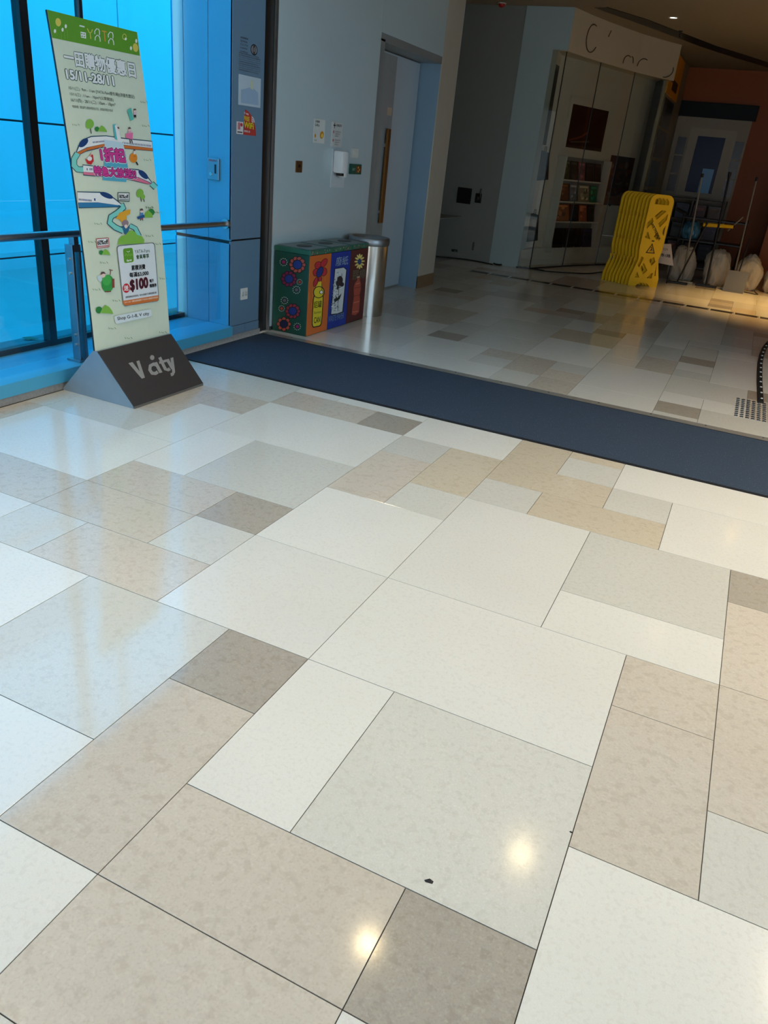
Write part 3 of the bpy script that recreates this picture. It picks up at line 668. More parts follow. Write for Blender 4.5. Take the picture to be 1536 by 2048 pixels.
# first train
P(1, OUT, (335, 1408), (360, 1340), (410, 1282), (480, 1255), (620, 1250), (790, 1275), (1056, 1305), (1066, 1402), (780, 1375), (600, 1362), (430, 1402), (350, 1440))
P(1, WHT, (345, 1405), (372, 1340), (418, 1290), (482, 1264), (620, 1258), (790, 1284), (1054, 1312), (1060, 1372), (780, 1338), (600, 1328), (440, 1360))
P(1, (214, 116, 50), (345, 1410), (450, 1362), (600, 1330), (780, 1342), (1060, 1374), (1063, 1398), (780, 1370), (600, 1354), (440, 1390), (352, 1434))
E(1, (408, 1318), 54, 30, NAVY, -42)
for i in range(8): S(1, 7, NAVY, (500+14*i, 1306-1.2*i), (501+14*i, 1322-1.2*i))
for i in range(19): S(1, 6, NAVY, (780+14.5*i, 1312+1.7*i), (781+14.5*i, 1330+1.7*i))
S(1, 60, OUT, (352, 1415), (318, 1470), (318, 1530), (350, 1566), (405, 1570)); S(1, 48, TEAL, (352, 1415), (318, 1470), (318, 1530), (350, 1566), (405, 1570))
# second train
P(1, OUT, (398, 1520), (520, 1535), (830, 1560), (930, 1570), (1010, 1630), (1070, 1710), (1010, 1712), (920, 1690), (800, 1660), (405, 1624))
P(1, WHT, (402, 1528), (520, 1543), (830, 1568), (928, 1580), (1002, 1638), (1056, 1702), (930, 1645), (820, 1620), (405, 1590))
P(1, (226, 120, 150), (405, 1592), (820, 1624), (930, 1650), (1050, 1706), (1010, 1708), (920, 1684), (800, 1654), (408, 1616))
E(1, (972, 1620), 58, 26, NAVY, 42)
for x in (440, 468, 484): S(1, 8, NAVY, (x, 1556), (x+1, 1576))
S(1, 56, OUT, (1050, 1706), (1072, 1726), (1092, 1746)); S(1, 44, TEAL, (1050, 1706), (1072, 1726), (1092, 1746))
# blue platform board and slogan
P(1, (196, 222, 236), (598, 1290), (780, 1318), (800, 1400), (615, 1380)); P(1, (84, 176, 206), (612, 1380), (800, 1400), (836, 1600), (808, 1690), (585, 1670))
X(1, '1折起', (578, 1488), (806, 1506), (558, 1362), WHT, .13); X(1, '1折起', (578, 1488), (806, 1506), (558, 1362), PUR, .085); X(1, '1折起', (578, 1488), (806, 1506), (558, 1362), MAG, .045)
X(1, '特急大放送!!', (510, 1622), (905, 1658), (498, 1536), WHT, .15); X(1, '特急大放送!!', (510, 1622), (905, 1658), (498, 1536), PUR, .10); X(1, '特急大放送!!', (510, 1622), (905, 1658), (498, 1536), MAG, .04)
# third train
P(1, OUT, (344, 1775), (560, 1780), (640, 1800), (700, 1842), (775, 1905), (750, 1928), (358, 1934))
P(1, WHT, (346, 1783), (556, 1790), (636, 1810), (694, 1850), (764, 1905), (730, 1908), (540, 1880), (352, 1880))
P(1, (44, 124, 176), (352, 1882), (540, 1882), (740, 1910), (744, 1922), (358, 1926)); E(1, (622, 1814), 66, 24, NAVY, 22)
for i in range(9): S(1, 8, NAVY, (362+14*i, 1842+1.4*i), (363+14*i, 1860+1.4*i))
P(1, NAVY, (502, 1840), (516, 1842), (518, 1866), (504, 1864))
# river of ribbon
rv = [(722, -6), (742, 24), (690, 72), (630, 108), (618, 160), (670, 205), (742, 238)]
S(2, 56, OUT, *rv); S(2, 42, TEAL, *rv); S(2, 46, OUT, (800, 190), (850, 215), (886, 288)); S(2, 34, TEAL, (800, 190), (850, 215), (886, 288))
# trees, shrubs, hills
def tree(k, x, y, r): S(k, 7, (84, 66, 52), (x, y), (x+14, y+r*2.4)); E(k, (x, y), r, r*1.15, LG); E(k, (x-r*.4, y+r*.6), r*.6, r*.6, LG)
tree(1, 466, 1142, 38); tree(1, 940, 1795, 34); tree(1, 968, 1830, 20)
def bush(k, x, y, s): E(k, (x-42*s, y+4*s), 24*s, 26*s, DG); P(k, LG, (x-34*s, y+26*s), (x-20*s, y-6*s), (x+4*s, y-34*s), (x+30*s, y-20*s), (x+52*s, y+8*s), (x+62*s, y+34*s))
bush(1, 572, 1188, .9); bush(2, 575, 430, .8); bush(2, 575, 962, 1.25); E(2, (992, 70), 30, 32, DG); P(2, LG, (930, 118), (940, 70), (968, 52), (1000, 84), (1008, 118))
P(2, LG, (690, 362), (700, 312), (728, 282), (762, 276), (782, 246), (812, 232), (848, 248), (866, 276), (908, 286), (930, 318), (928, 354))
# little shoppers (plain figures)
def fig(k, x, y, s, top, bottom, rot=0):
    P(k, bottom, (x-12*s, y+22*s), (x+12*s, y+22*s), (x+16*s, y+52*s), (x-14*s, y+52*s)); P(k, top, (x-14*s, y-8*s), (x+14*s, y-8*s), (x+16*s, y+26*s), (x-16*s, y+26*s)); E(k, (x, y-24*s), 15*s, 18*s, SKIN); P(k, HAIR, (x-16*s, y-24*s), (x-12*s, y-42*s), (x+6*s, y-46*s), (x+17*s, y-30*s), (x+12*s, y-28*s))
    S(k, 6*s, BLK, (x-6*s, y+52*s), (x-8*s, y+66*s)); S(k, 6*s, BLK, (x+8*s, y+52*s), (x+12*s, y+66*s))
fig(1, 892, 1040, .8, (220, 190, 210), BLK); P(1, (84, 192, 180), (818, 1020), (856, 996), (880, 1104), (848, 1118))
fig(1, 730, 1215, .95, WHT, WHT); P(1, (84, 192, 200), (684, 1150), (706, 1146), (730, 1300), (700, 1282)); P(1, WHT, (700, 1160), (716, 1150), (758, 1280), (726, 1302))
fig(1, 840, 1216, .9, (232, 170, 196), (232, 170, 196)); P(1, (232, 120, 170), (802, 1236), (872, 1226), (868, 1290), (806, 1276)); S(1, 8, BLK, (842, 1290), (848, 1325)); S(1, 8, BLK, (858, 1290), (866, 1325))
P(1, (206, 40, 44), (418, 1466), (452, 1480), (470, 1420), (494, 1432), (500, 1490), (476, 1524), (440, 1514)); E(1, (462, 1466), 22, 22, WHT); S(1, 7, SKIN, (470, 1440), (486, 1404))
E(1, (876, 1462), 36, 46, (232, 140, 40)); fig(1, 886, 1412, .6, WHT, (232, 140, 40)); S(1, 12, BLK, (902, 1500), (918, 1530))
P(2, (232, 170, 50), (670, 126), (704, 72), (760, 52), (806, 42), (800, 84), (768, 100), (772, 150), (728, 160), (700, 130)); E(2, (758, 166), 30, 30, (150, 130, 140)); E(2, (764, 196), 15, 17, SKIN)
P(2, (44, 110, 150), (724, 196), (746, 190), (764, 224), (800, 180), (788, 240), (754, 272))
fig(2, 905, 80, 1.0, (84, 140, 200), (206, 70, 90)); P(2, (34, 90, 150), (862, 110), (926, 90), (932, 116), (872, 134))
E(2, (600, 720), 56, 82, (52, 160, 76)); E(2, (590, 690), 40, 50, (70, 180, 84)); E(2, (556, 640), 24, 26, SKIN); P(2, HAIR, (534, 640), (540, 612), (566, 610), (584, 632), (560, 628)); E(2, (528, 672), 20, 30, (206, 226, 236), -20)
S(2, 24, (140, 74, 60), (648, 676), (650, 760)); S(2, 8, (140, 74, 60), (612, 592), (645, 600)); S(2, 7, (140, 74, 60), (628, 596), (622, 640)); S(2, 10, (140, 74, 60), (575, 796), (630, 794))
# price flags
P(1, DKG, (726, 1786), (838, 1788), (838, 1876), (730, 1870)); P(1, WHT, (732, 1793), (832, 1795), (832, 1868), (736, 1863)); X(1, '80%off', (742, 1842), (828, 1844), (740, 1808), BLK, .04); S(1, 7, DKG, (740, 1856), (828, 1858))
P(2, (178, 50, 56), (494, 306), (608, 298), (614, 384), (502, 394)); P(2, WHT, (499, 312), (603, 304), (608, 378), (507, 388)); X(2, '60%off', (508, 364), (604, 354), (504, 324), BLK, .04); S(2, 8, (178, 50, 56), (508, 378), (606, 370))
# white voucher card
A.poly(rrect(*P2((678, 372), (1024, 344), (1070, 888), (742, 936)), .07), (96, 110, 120)); A.poly(rrect(*P2((684, 378), (1018, 350), (1064, 884), (748, 930)), .07), (226, 234, 240))
P(2, (216, 120, 54), (734, 884), (1062, 834), (1066, 868), (1052, 886), (770, 928), (746, 922))
A.poly(rrect(*P2((735, 400), (824, 391), (836, 522), (748, 534)), .18), GRN)
X(2, 'fans', (772, 520), (815, 512), (770, 500), WHT, .03)
for x in (756, 780, 804): S(2, 6, LG, (x, 470), (x+4, 448), (x+12, 446), (x+16, 466))
S(2, 5, WHT, (770, 424), (784, 432), (798, 420))
X(2, 'YATA-Fans', (844, 446), (980, 434), (840, 414), (44, 84, 44), .006); X(2, '會員尊享', (858, 498), (974, 486), (854, 458), (44, 84, 44), .02)
X(2, '累積消費', (816, 602), (940, 590), (812, 556), BLK, .03); X(2, '每滿$3,000', (798, 668), (970, 648), (794, 622), BLK, .03)
E(2, (767, 765), 32, 44, (208, 40, 52)); X(2, '送', (748, 790), (788, 786), (744, 742), WHT, .03)
X(2, '$100', (808, 800), (966, 772), (800, 694), (140, 20, 40), .06); X(2, '$100', (808, 800), (966, 772), (800, 694), (60, 12, 30), .03)
X(2, '電子', (980, 716), (1018, 710), (976, 688), BLK, .03); X(2, '優惠券', (980, 762), (1044, 754), (976, 730), BLK, .03)
X(2, '消費滿額後由系統送出，每日以會員戶口累積消費計算', (760, 860), (1042, 818), (757, 842), (60, 60, 70), .01); X(2, '15/11-16/11 購物滿額優惠不可與其他優惠同時使用', (752, 908), (1056, 862), (750, 890), (250, 226, 200), .012)
A.poly(rrect(*P2((655, 1026), (992, 962), (1004, 1030), (672, 1100)), .14, 5), (222, 234, 240)); X(2, 'Shop G-1-8, V city', (690, 1074), (978, 1026), (684, 1036), BLK, .02)
# tufts of grass
for k, x, y in ((1, 325, 1145), (1, 985, 1160), (1, 970, 940), (1, 1000, 1478), (1, 1020, 1930), (2, 505, 165), (2, 450, 330), (2, 560, 522), (2, 970, 280), (2, 1040, 355), (2, 490, 770), (2, 672, 876), (2, 635, 1136), (2, 785, 1230), (2, 1100, 1180), (2, 1098, 674), (2, 574, 1358), (2, 970, 20), (2, 1045, 66)):
    for i in range(4): S(k, 4, (88, 130, 84), (x-30+18*i, y+5*((i*7) % 3-1)), (x-22+18*i+(i % 2)*6, y+12))
A.build('printed_face', sb)

# ---- recycling bins
g4 = lambda X, Y: (500+X/4.8, 430+Y/4.8)
binc = dict(orange=(206, 106, 44), blue=(24, 52, 150), brown=(84, 36, 38)); GREENB = (22, 74, 58)
def recycling_bin(y0, y1, kind, label):
    t = thing('recycling_bin', (-3.3, (y0+y1)/2, 0), label, 'bin', 'painted recycling bins in a row')
    B('body', (-3.47, y0+.002, .0), (-3.142, y1-.002, .645), flat(GREENB, .45), t, .006)
    lid = B('lid', (-3.474, y0+.001, .645), (-3.136, y1-.001, .685), mat('green_lid', (44, 104, 84), .45, 0, .2, 20), t, .008)
    B('opening_plate', (-3.40, y0+.05, .685), (-3.2, y1-.05, .688), mat('grey_lid_plate', (122, 138, 140), .4), lid) if False else None
    c = ((y0+y1)/2); MB().box((-3.45, y0+.03, .685), (-3.16, y1-.03, .690), .002).build('opening_plate', mat('grey_lid_plate', (122, 138, 140), .4), t, off=t.location)
    q = MB().lathe([(0, 0), (.075, 0), (.075, .003), (0, .003)], 20).build('slot', BLACK, t, off=(0, 0, 0)); q.scale = (.75, 1.1, 1); q.location = Vector((-3.30, c, .6905))-t.location
    B('front_panel', (-3.142, y0+.003, .006), (-3.136, y1-.003, .643), flat(binc[kind], .5), t, .002)
    return t
YB = [5.486, 5.842, 6.195, 6.542]
ZB, ZT = .006, .643; XF = -3.136
bins = [recycling_bin(YB[0], YB[1], 'orange', 'orange fronted recycling bin with a painted yellow can, nearest the mat'), recycling_bin(YB[1], YB[2], 'blue', 'blue fronted recycling bin with a painted white paper sheet, middle of three'), recycling_bin(YB[2], YB[3], 'brown', 'maroon fronted recycling bin with a painted brown bottle beside steel cylinder')]
def face(i, img): return quadmap([g4(*q) for q in img], [(XF, YB[i], ZT), (XF, YB[i+1], ZT), (XF, YB[i+1], ZB), (XF, YB[i], ZB)])
# orange front
K = face(0, [(558, 352), (765, 325), (735, 1110), (530, 1168)]); A = Art(lambda p: K(g4(*p)), (1, 0, 0), .0008)
RED, DRED, BLU, YLW, INK = (190, 46, 58), (120, 26, 40), (30, 54, 130), (222, 204, 48), (14, 14, 18)
for c, rx, ry, ro in (((640, 445), 36, 36, 0), ((690, 420), 24, 46, 30), ((690, 510), 28, 40, 10), ((618, 515), 30, 36, 0), ((612, 610), 16, 46, 15), ((655, 580), 14, 30, 0)):
    A.ell(c, rx+5, ry+5, INK, ro); A.ell(c, rx, ry, RED, ro)
A.ell((652, 510), 32, 58, INK, 20); A.ell((652, 510), 26, 52, BLU, 20)
A.poly([(640, 610), (665, 605), (680, 690), (605, 690)], YLW)
A.poly(rrect((590, 740), (695, 720), (682, 1068), (580, 1085), .22), INK); A.poly(rrect((598, 748), (688, 730), (674, 1058), (588, 1074), .22), YLW)
A.ell((646, 715), 56, 62, INK); A.ell((646, 715), 48, 54, YLW); A.ell((670, 716), 20, 20, INK); A.ell((670, 716), 14, 15, (240, 240, 236)); A.stroke([(676, 700), (672, 630)], 5, INK)
A.text('鋁罐', (598, 880), (675, 872), (600, 808), (60, 60, 20), .01); A.text('Aluminum', (600, 940), (672, 930), (600, 912), (90, 90, 30)); A.text('CAN', (602, 1035), (664, 1025), (604, 975), (60, 60, 20), .02)
for i in range(9):
    x = 545+R_.random()*170; y = 400+R_.random()*560; A.stroke([(x, y), (x-4+R_.random()*8, y+60+R_.random()*60)], 5, (222, 140, 50), 1)
A.build('painted_can', bins[0])
# green end with flowers
K2 = quadmap([g4(*q) for q in [(245, 305), (558, 352), (530, 1168), (225, 1100)]], [(-3.468, 5.488, ZT), (-3.144, 5.488, ZT), (-3.144, 5.488, ZB), (-3.468, 5.488, ZB)])
def flower(x, y, r, pet, mid, n=9):
    A = Art(lambda p: K2(g4(*p)), (0, -1, 0), .0008); A.lay = 3
    for i in range(n):
        t = 2*math.pi*i/n; A.ell((x+r*.72*math.cos(t), y+r*.8*math.sin(t)), r*.34, r*.36, INK); A.ell((x+r*.72*math.cos(t), y+r*.8*math.sin(t)), r*.25, r*.27, pet)
    A.ell((x, y), r*.6, r*.66, INK); A.ell((x, y), r*.5, r*.56, mid); A.build('painted_flower', bins[0])
ORF = (190, 84, 66)
flower(450, 440, 76, ORF, BLU, 10); flower(375, 585, 72, (130, 30, 70), BLU, 10); flower(412, 912, 70, (150, 50, 60), BLU, 10); flower(332, 1045, 66, ORF, (24, 30, 70), 8)
def dots(x, y, r, mid):
    A = Art(lambda p: K2(g4(*p)), (0, -1, 0), .0008); A.lay = 3
    A.ell((x, y), r*.55, r*.6, INK); A.ell((x, y), r*.42, r*.46, mid)
    for i in range(11): t = 2*math.pi*i/11; A.ell((x+r*.85*math.cos(t), y+r*.95*math.sin(t)), r*.11, r*.13, (226, 224, 214), n=8)
    A.build('painted_flower', bins[0])
for x, y, r, c in ((325, 418, 38, (170, 40, 100)), (472, 614, 28, (190, 66, 40)), (444, 694, 38, (110, 100, 110)), (336, 804, 36, (110, 100, 110)), (310, 886, 30, (190, 66, 40)), (455, 1070, 36, (170, 40, 110))): dots(x, y, r, c)
# blue front
K3 = face(1, [(765, 325), (958, 296), (915, 1045), (735, 1108)]); A = Art(lambda p: K3(g4(*p)), (1, 0, 0), .0008)
A.text('廢紙', (805, 462), (925, 445), (812, 368), (150, 176, 190), .004)
A.poly([(796, 486), (888, 470), (918, 498), (886, 932), (834, 956), (764, 962)], INK); A.poly([(802, 492), (886, 478), (910, 502), (878, 924), (832, 944), (772, 952)], (206, 214, 216))
for i in range(70):
    u = R_.random(); v = R_.random(); x = 790+85*u-v*20; y = 520+400*v; A.ell((x, y), 5+R_.random()*7, 3+R_.random()*6, R_.choice([(150, 160, 166), (230, 234, 236), (120, 130, 138)]), n=7)
A.ell((850, 605), 28, 42, (44, 34, 40)); A.ell((835, 640), 26, 30, (54, 40, 46)); A.ell((868, 650), 22, 24, (44, 34, 40)); A.poly([(816, 690), (828, 660), (842, 680), (826, 710)], (40, 50, 44)); A.stroke([(840, 660), (838, 770), (832, 920)], 5, (70, 74, 76))
A.poly([(804, 756), (826, 790), (868, 740), (850, 800), (820, 822)], (30, 40, 38)); A.poly([(794, 800), (812, 790), (822, 820), (800, 838)], (40, 50, 46))
A.text('WASTE PAPER', (742, 1035), (892, 990), (746, 975), (110, 140, 176), .003)
A.build('painted_paper', bins[1])
# brown front
K4 = face(2, [(958, 292), (1140, 278), (1085, 990), (915, 1045)]); A = Art(lambda p: K4(g4(*p)), (1, 0, 0), .0008)
for i in range(12):
    t = 2*math.pi*i/12; A.ell((1046+30*math.cos(t), 415+58*math.sin(t)), 9, 24, (226, 210, 120), math.degrees(t)+90 if i % 6 else 90)
A.ell((1046, 418), 20, 32, (40, 70, 120)); A.text('膠樽', (972, 605), (1105, 590), (978, 505), (104, 110, 84), .004)
BT = (170, 78, 60)
A.poly([(1026, 580), (1046, 576), (1050, 612), (1060, 640), (1062, 700), (1050, 760), (1054, 800), (1044, 930), (1010, 960), (972, 955), (980, 870), (992, 770), (988, 690), (1000, 640), (1022, 612)], BT)
for a, b, c_ in (((992, 690), (1060, 680), (120, 50, 44)), ((990, 770), (1050, 760), (120, 50, 44)), ((986, 840), (1048, 822), (206, 130, 104)), ((1010, 650), (1050, 640), (210, 130, 110)), ((980, 930), (1036, 920), (206, 130, 104))): A.stroke([a, b], 7, c_)
for x, y in ((1028, 578), (1042, 576)): A.ell((x, y), 6, 8, (210, 200, 196))
A.build('painted_bottle', bins[2])
# flecks of flowers along the lid edges
for i, b in enumerate(bins):
    A = Art(lambda p: Vector((-3.1355, p[0], p[1])), (1, 0, 0), .0006)
    for q in range(26):
        A.ell((YB[i]+.02+R_.random()*.31, .652+R_.random()*.026), .006, .006, R_.choice([(160, 60, 70), (70, 130, 100), (180, 170, 150), (20, 40, 34)]), n=7)
    A.build('lid_flecks', b)['kind'] = 'stuff'
# steel cylinder bin
cb = thing('litter_bin', (-3.262, 6.80, 0), 'cylindrical brushed steel litter bin standing by the door', 'bin')
Rc = .185
MB().lathe([(0, .004), (Rc-.006, .004), (Rc-.006, .0), (Rc, 0), (Rc, .645), (Rc-.01, .65), (0, .65)], 48).build('body', mat('cylinder_steel', (190, 186, 178), .2, 1, .05, 60, stretch=(1, 1, .02)), cb, True)
MB().lathe([(Rc+.004, .645), (Rc+.01, .655), (Rc+.01, .70), (Rc+.002, .712), (Rc-.025, .712), (Rc-.04, .69), (Rc-.05, .66), (0, .655)], 48).build('lid_ring', DSTEEL, cb, True)

# ---- small things on the grey column
def plate(name, lo, hi, m, label, cat, bev=.002, group=None):
    lo, hi = Vector(lo), Vector(hi); base = Vector((lo.x, (lo.y+hi.y)/2, (lo.z+hi.z)/2)); t = thing(name, base, label, cat, group)
    MB().box(lo, hi, bev).build('plate', m, t, off=base); return t
XC = -3.48; PX = (1, 0, 0)
def art(t, x, name='print', step=.0005):
    return Art(lambda p: Vector((x, p[0], p[1])), PX, step)
nt_ = plate('notice_plate', (XC, 4.972, 1.645), (XC+.004, 5.245, 1.832), mat('notice_pale', (188, 206, 220), .25), 'pale translucent notice sheet on the grey column', 'notice')
A = art(nt_, XC+.004); A.poly([(5.0, 1.66), (5.22, 1.66), (5.21, 1.74), (5.13, 1.77), (5.05, 1.75), (5.0, 1.74)], (150, 178, 206)); A.poly([(5.11, 1.76), (5.15, 1.75), (5.14, 1.81), (5.12, 1.815)], (196, 206, 178)); A.text('NOTICE', (4.985, 1.815), (5.05, 1.815), (4.985, 1.823), (140, 160, 176)); A.v, A.f, A.mi = A.v[:A.f[1][-1]+1], A.f[:2], A.mi[:2]; A.build('print', nt_)
wf = plate('wireless_sticker', (XC, 5.04, 1.462), (XC+.002, 5.045, 1.47), flat((186, 60, 52)), 'red quarter round wireless internet sticker on grey column', 'sticker', 0)
A = art(wf, XC+.001); A.poly([(5.038, 1.46), (5.2, 1.46)]+[(5.038+.162*math.cos(math.radians(a)), 1.46+.163*math.sin(math.radians(a))) for a in range(4, 91, 8)], (186, 60, 52))
A.text('V city', (5.045, 1.59), (5.10, 1.585), (5.045, 1.606), WHT, .02); A.text('FREE', (5.045, 1.554), (5.112, 1.550), (5.045, 1.580), (216, 196, 60), .03); A.text('WiFi', (5.045, 1.508), (5.165, 1.502), (5.045, 1.545), (216, 206, 40), .03); A.text('免費無線上網', (5.045, 1.478), (5.12, 1.476), (5.045, 1.492), WHT)
for r in (.016, .028, .04): A.stroke([(5.135+r*math.cos(math.radians(a)), 1.54+r*math.sin(math.radians(a))) for a in range(10, 90, 13)], .006, WHT)
A.build('print', wf)
wq = plate('small_sticker', (XC, 4.957, 1.462), (XC+.002, 5.035, 1.54), flat((226, 222, 222)), 'small white sticker beside the red wireless sticker', 'sticker', 0)
A = art(wq, XC+.002); A.ell((5.014, 1.522), .014, .012, (196, 60, 66)); A.poly([(4.97, 1.49), (5.0, 1.49), (5.0, 1.535), (4.97, 1.535)], (200, 120, 130)); A.poly([(4.965, 1.47), (5.025, 1.47), (5.025, 1.478), (4.965, 1.478)], (60, 60, 70)); A.build('print', wq)
ey = plate('watch_notice', (XC, 5.15, 1.995), (XC+.0008, 5.16, 2.0), BLACK, 'black eye emblem with lines of small print on column', 'notice', 0)
A = art(ey, XC+.0006); A.ell((5.155, 1.998), .042, .034, BLK); A.ell((5.155, 1.998), .034, .026, (138, 138, 142)); A.ell((5.155, 1.998), .016, .026, BLK); A.ell((5.155, 1.998), .008, .016, (138, 138, 142))
for i in range(5): A.text(['閉路電視', '監察範圍', 'CCTV', 'in operation', 'notice'][i], (4.99, 2.045-.02*i), (5.08-.01*(i % 2), 2.045-.02*i), (4.99, 2.056-.02*i), (70, 70, 76))
for i in range(9): A.text(['本範圍裝有閉路電視系統作保安用途', '如有查詢請聯絡管理處職員', 'This area is monitored for security', 'and crime prevention purposes'][i % 4], (4.972, 1.955-.0125*i), (5.235-.02*((i*3) % 4 == 0), 1.955-.0125*i), (4.972, 1.9625-.0125*i), (78, 78, 84))
A.build('print', ey)
so = plate('wall_socket', (XC, 5.03, .30), (XC+.009, 5.118, .388), flat((222, 222, 218)), 'white wall socket low on the grey column', 'socket')
for i, y in enumerate((5.053, 5.095)):
    MB().box((XC+.009, y-.014, .325), (XC+.0105, y+.014, .363)).build('outlet', flat((206, 206, 204)), so, off=so.location)
    for dy, dz in ((0, .008), (-.006, -.008), (.006, -.008)): MB().box((XC+.0105, y+dy-.0018, .344+dz-.004), (XC+.0108, y+dy+.0018, .344+dz+.004)).build('pin_hole', BLACK, so, off=so.location)
# key switch box on the blue panel (faces the camera side)
ks = thing('key_switch_box', (-3.628, 4.9, 1.215), 'steel key switch box on the blue column panel above the handrail', 'switch')
B('box', (-3.678, 4.885, 1.145), (-3.578, 4.9, 1.29), DSTEEL, ks, .004)
B('slot', (-3.615, 4.8835, 1.19), (-3.60, 4.8855, 1.25), BLACK, ks)
MB().tube([(-3.645, 4.8855, 1.185), (-3.645, 4.878, 1.185)], .012, 12).build('key_barrel', STEEL, ks, True, off=ks.location)
A = Art(lambda p: Vector((p[0], 4.885, p[1])), (0, -1, 0), .0005); A.text('EMERGENCY', (-3.665, 1.268), (-3.592, 1.268), (-3.665, 1.279), (190, 60, 60), .02); A.build('lettering', ks)
# ---- things on the white glass wall
kk = plate('key_plate', (XC, 5.772, 1.226), (XC+.006, 5.872, 1.313), mat('bronze_plate', (120, 92, 62), .35, .7), 'small bronze key plate on the white glass wall', 'switch')
MB().tube([(XC+.006, 5.822, 1.275), (XC+.012, 5.822, 1.275)], .013, 12).build('key_barrel', BLACK, kk, True, off=kk.location)
p1 = plate('poster', (XC, 6.036, 1.456), (XC+.003, 6.218, 1.633), flat((214, 218, 216)), 'small white poster with an orange lozenge on the glass wall', 'poster', 0)
A = art(p1, XC+.003); A.ell((6.17, 1.52), .034, .028, (206, 146, 40), 20); A.ell((6.175, 1.515), .018, .014, (240, 206, 90), 20); A.build('printed_lozenge', p1); A = art(p1, XC+.003); A.ell((6.06, 1.508), .014, .014, (206, 146, 40)); A.build('printed_dot', p1); A = art(p1, XC+.003); A.text('升降機', (6.05, 1.605), (6.12, 1.605), (6.05, 1.623), (60, 66, 70), .02); A.build('lettering', p1); A = art(p1, XC+.003); A.text('Lifts', (6.05, 1.58), (6.12, 1.58), (6.05, 1.598), (60, 66, 70), .02); A.build('lettering', p1); A = art(p1, XC+.003); A.text('G/F', (6.05, 1.47), (6.09, 1.47), (6.05, 1.48), (90, 96, 100)); A.build('print', p1)
p2 = plate('hygiene_notice', (XC, 6.338, 1.44), (XC+.004, 6.532, 1.632), flat((200, 204, 204)), 'white hygiene notice above the hand sanitiser dispenser', 'notice')
A = art(p2, XC+.004); A.poly([(6.36, 1.60), (6.375, 1.60), (6.375, 1.582), (6.385, 1.582), (6.385, 1.60), (6.40, 1.60), (6.40, 1.61), (6.385, 1.61), (6.385, 1.626), (6.375, 1.626), (6.375, 1.61), (6.36, 1.61)], (30, 34, 40))
A.build('printed_cross', p2); A = art(p2, XC+.004); A.text('消毒潔手', (6.41, 1.598), (6.51, 1.598), (6.41, 1.618), (50, 54, 60), .02); A.build('lettering', p2)
for i, z in enumerate((1.555, 1.49)):
    A = art(p2, XC+.004); A.ell((6.37, z), .013, .012, (176, 120, 124))
    for q in range(3): A.text('請保持雙手清潔', (6.40, z-.002-.017*q), (6.50-.02*q, z-.002-.017*q), (6.40, z+.009-.017*q), (80, 84, 90))
    A.build('instruction_print', p2)
sd = thing('hand_sanitiser', (XC, 6.48, 1.25), 'white hand sanitiser dispenser on a rounded back plate', 'dispenser')
MB().box((XC, 6.37, 1.115), (XC+.006, 6.62, 1.425), .0025).build('back_plate', flat((196, 206, 212)), sd, off=sd.location)
MB().box((XC+.006, 6.385, 1.235), (XC+.10, 6.50, 1.415), .02).build('body', flat((226, 230, 232), .3), sd, True, off=sd.location)
MB().box((XC+.02, 6.497, 1.25), (XC+.08, 6.506, 1.38), .003).build('level_window', mat('smoke_window', (90, 96, 100), .2), sd, off=sd.location)
MB().box((XC+.03, 6.41, 1.215), (XC+.085, 6.455, 1.238), .004).build('nozzle', BLACK, sd, off=sd.location)
MB().box((XC+.03, 6.46, 1.205), (XC+.09, 6.50, 1.238), .006).build('drip_guard', flat((226, 230, 232), .3), sd, off=sd.location)
sw = plate('light_switch', (XC, 6.72, 1.366), (XC+.009, 6.86, 1.444), flat((206, 208, 204)), 'white light switch right of the hand sanitiser', 'switch')
for y in (6.755, 6.79, 6.825): MB().box((XC+.009, y-.011, 1.385), (XC+.012, y+.011, 1.425), .001).build('rocker', flat((216, 218, 214)), sw, off=sw.location)
gb = plate('green_release', (XC, 6.705, 1.23), (XC+.03, 6.905, 1.315), mat('green_casing', (24, 84, 70), .3), 'dark green door release box below the light switch', 'switch', .004)
MB().box((XC+.03, 6.79, 1.245), (XC+.034, 6.885, 1.30), .001).build('call_point', mat('call_face', (120, 70, 40), .3), gb, off=gb.location)
for y, z in ((6.825, 1.288), (6.85, 1.27), (6.83, 1.255)): MB().tube([(XC+.034, y, z), (XC+.037, y, z)], .008, 10).build('indicator', mat('indicator_cap', (226, 170, 90), .3), gb, off=gb.location)
A = Art(lambda p: Vector((XC+.03, p[0], p[1])), PX, .0006); A.text('EXIT', (6.72, 1.262), (6.775, 1.262), (6.72, 1.28), (160, 190, 180), .02); A.build('lettering', gb)

# ---- studded strip and small debris on the concourse floor
stp = [fl(p) for p in ((1521, 806), (1520, 785), (1519, 765), (1519, 745), (1520, 726), (1523, 710), (1529, 696), (1537, 686), (1552, 676), (1575, 668))]
cs = thing('cable_strip', (stp[0].x, stp[0].y, 0), 'black studded rubber cable strip curving over the concourse floor', 'cable cover')
fine = []
for i in range(len(stp)-1):
    for t in (0, .5): fine.append(stp[i].lerp(stp[i+1], t))
fine.append(stp[-1])
mb = MB(); rows = []
for i, p in enumerate(fine):
    d = (fine[min(i+1, len(fine)-1)]-fine[max(i-1, 0)]); d.z = 0; d.normalize(); n = Vector((d.y, -d.x, 0))
    rows.append([mb.bm.verts.new(p+n*a+Vector((0, 0, z))) for a, z in ((-.024, 0), (-.018, .012), (.018, .012), (.024, 0))])
for a, b in zip(rows, rows[1:]):
    for k in range(3): mb.bm.faces.new((a[k], a[k+1], b[k+1], b[k]))
mb.bm.faces.new(rows[0]); mb.bm.faces.new(rows[-1])
mb.build('strip', RUBBER, cs, off=cs.location)
tot = 0; nxt = .1
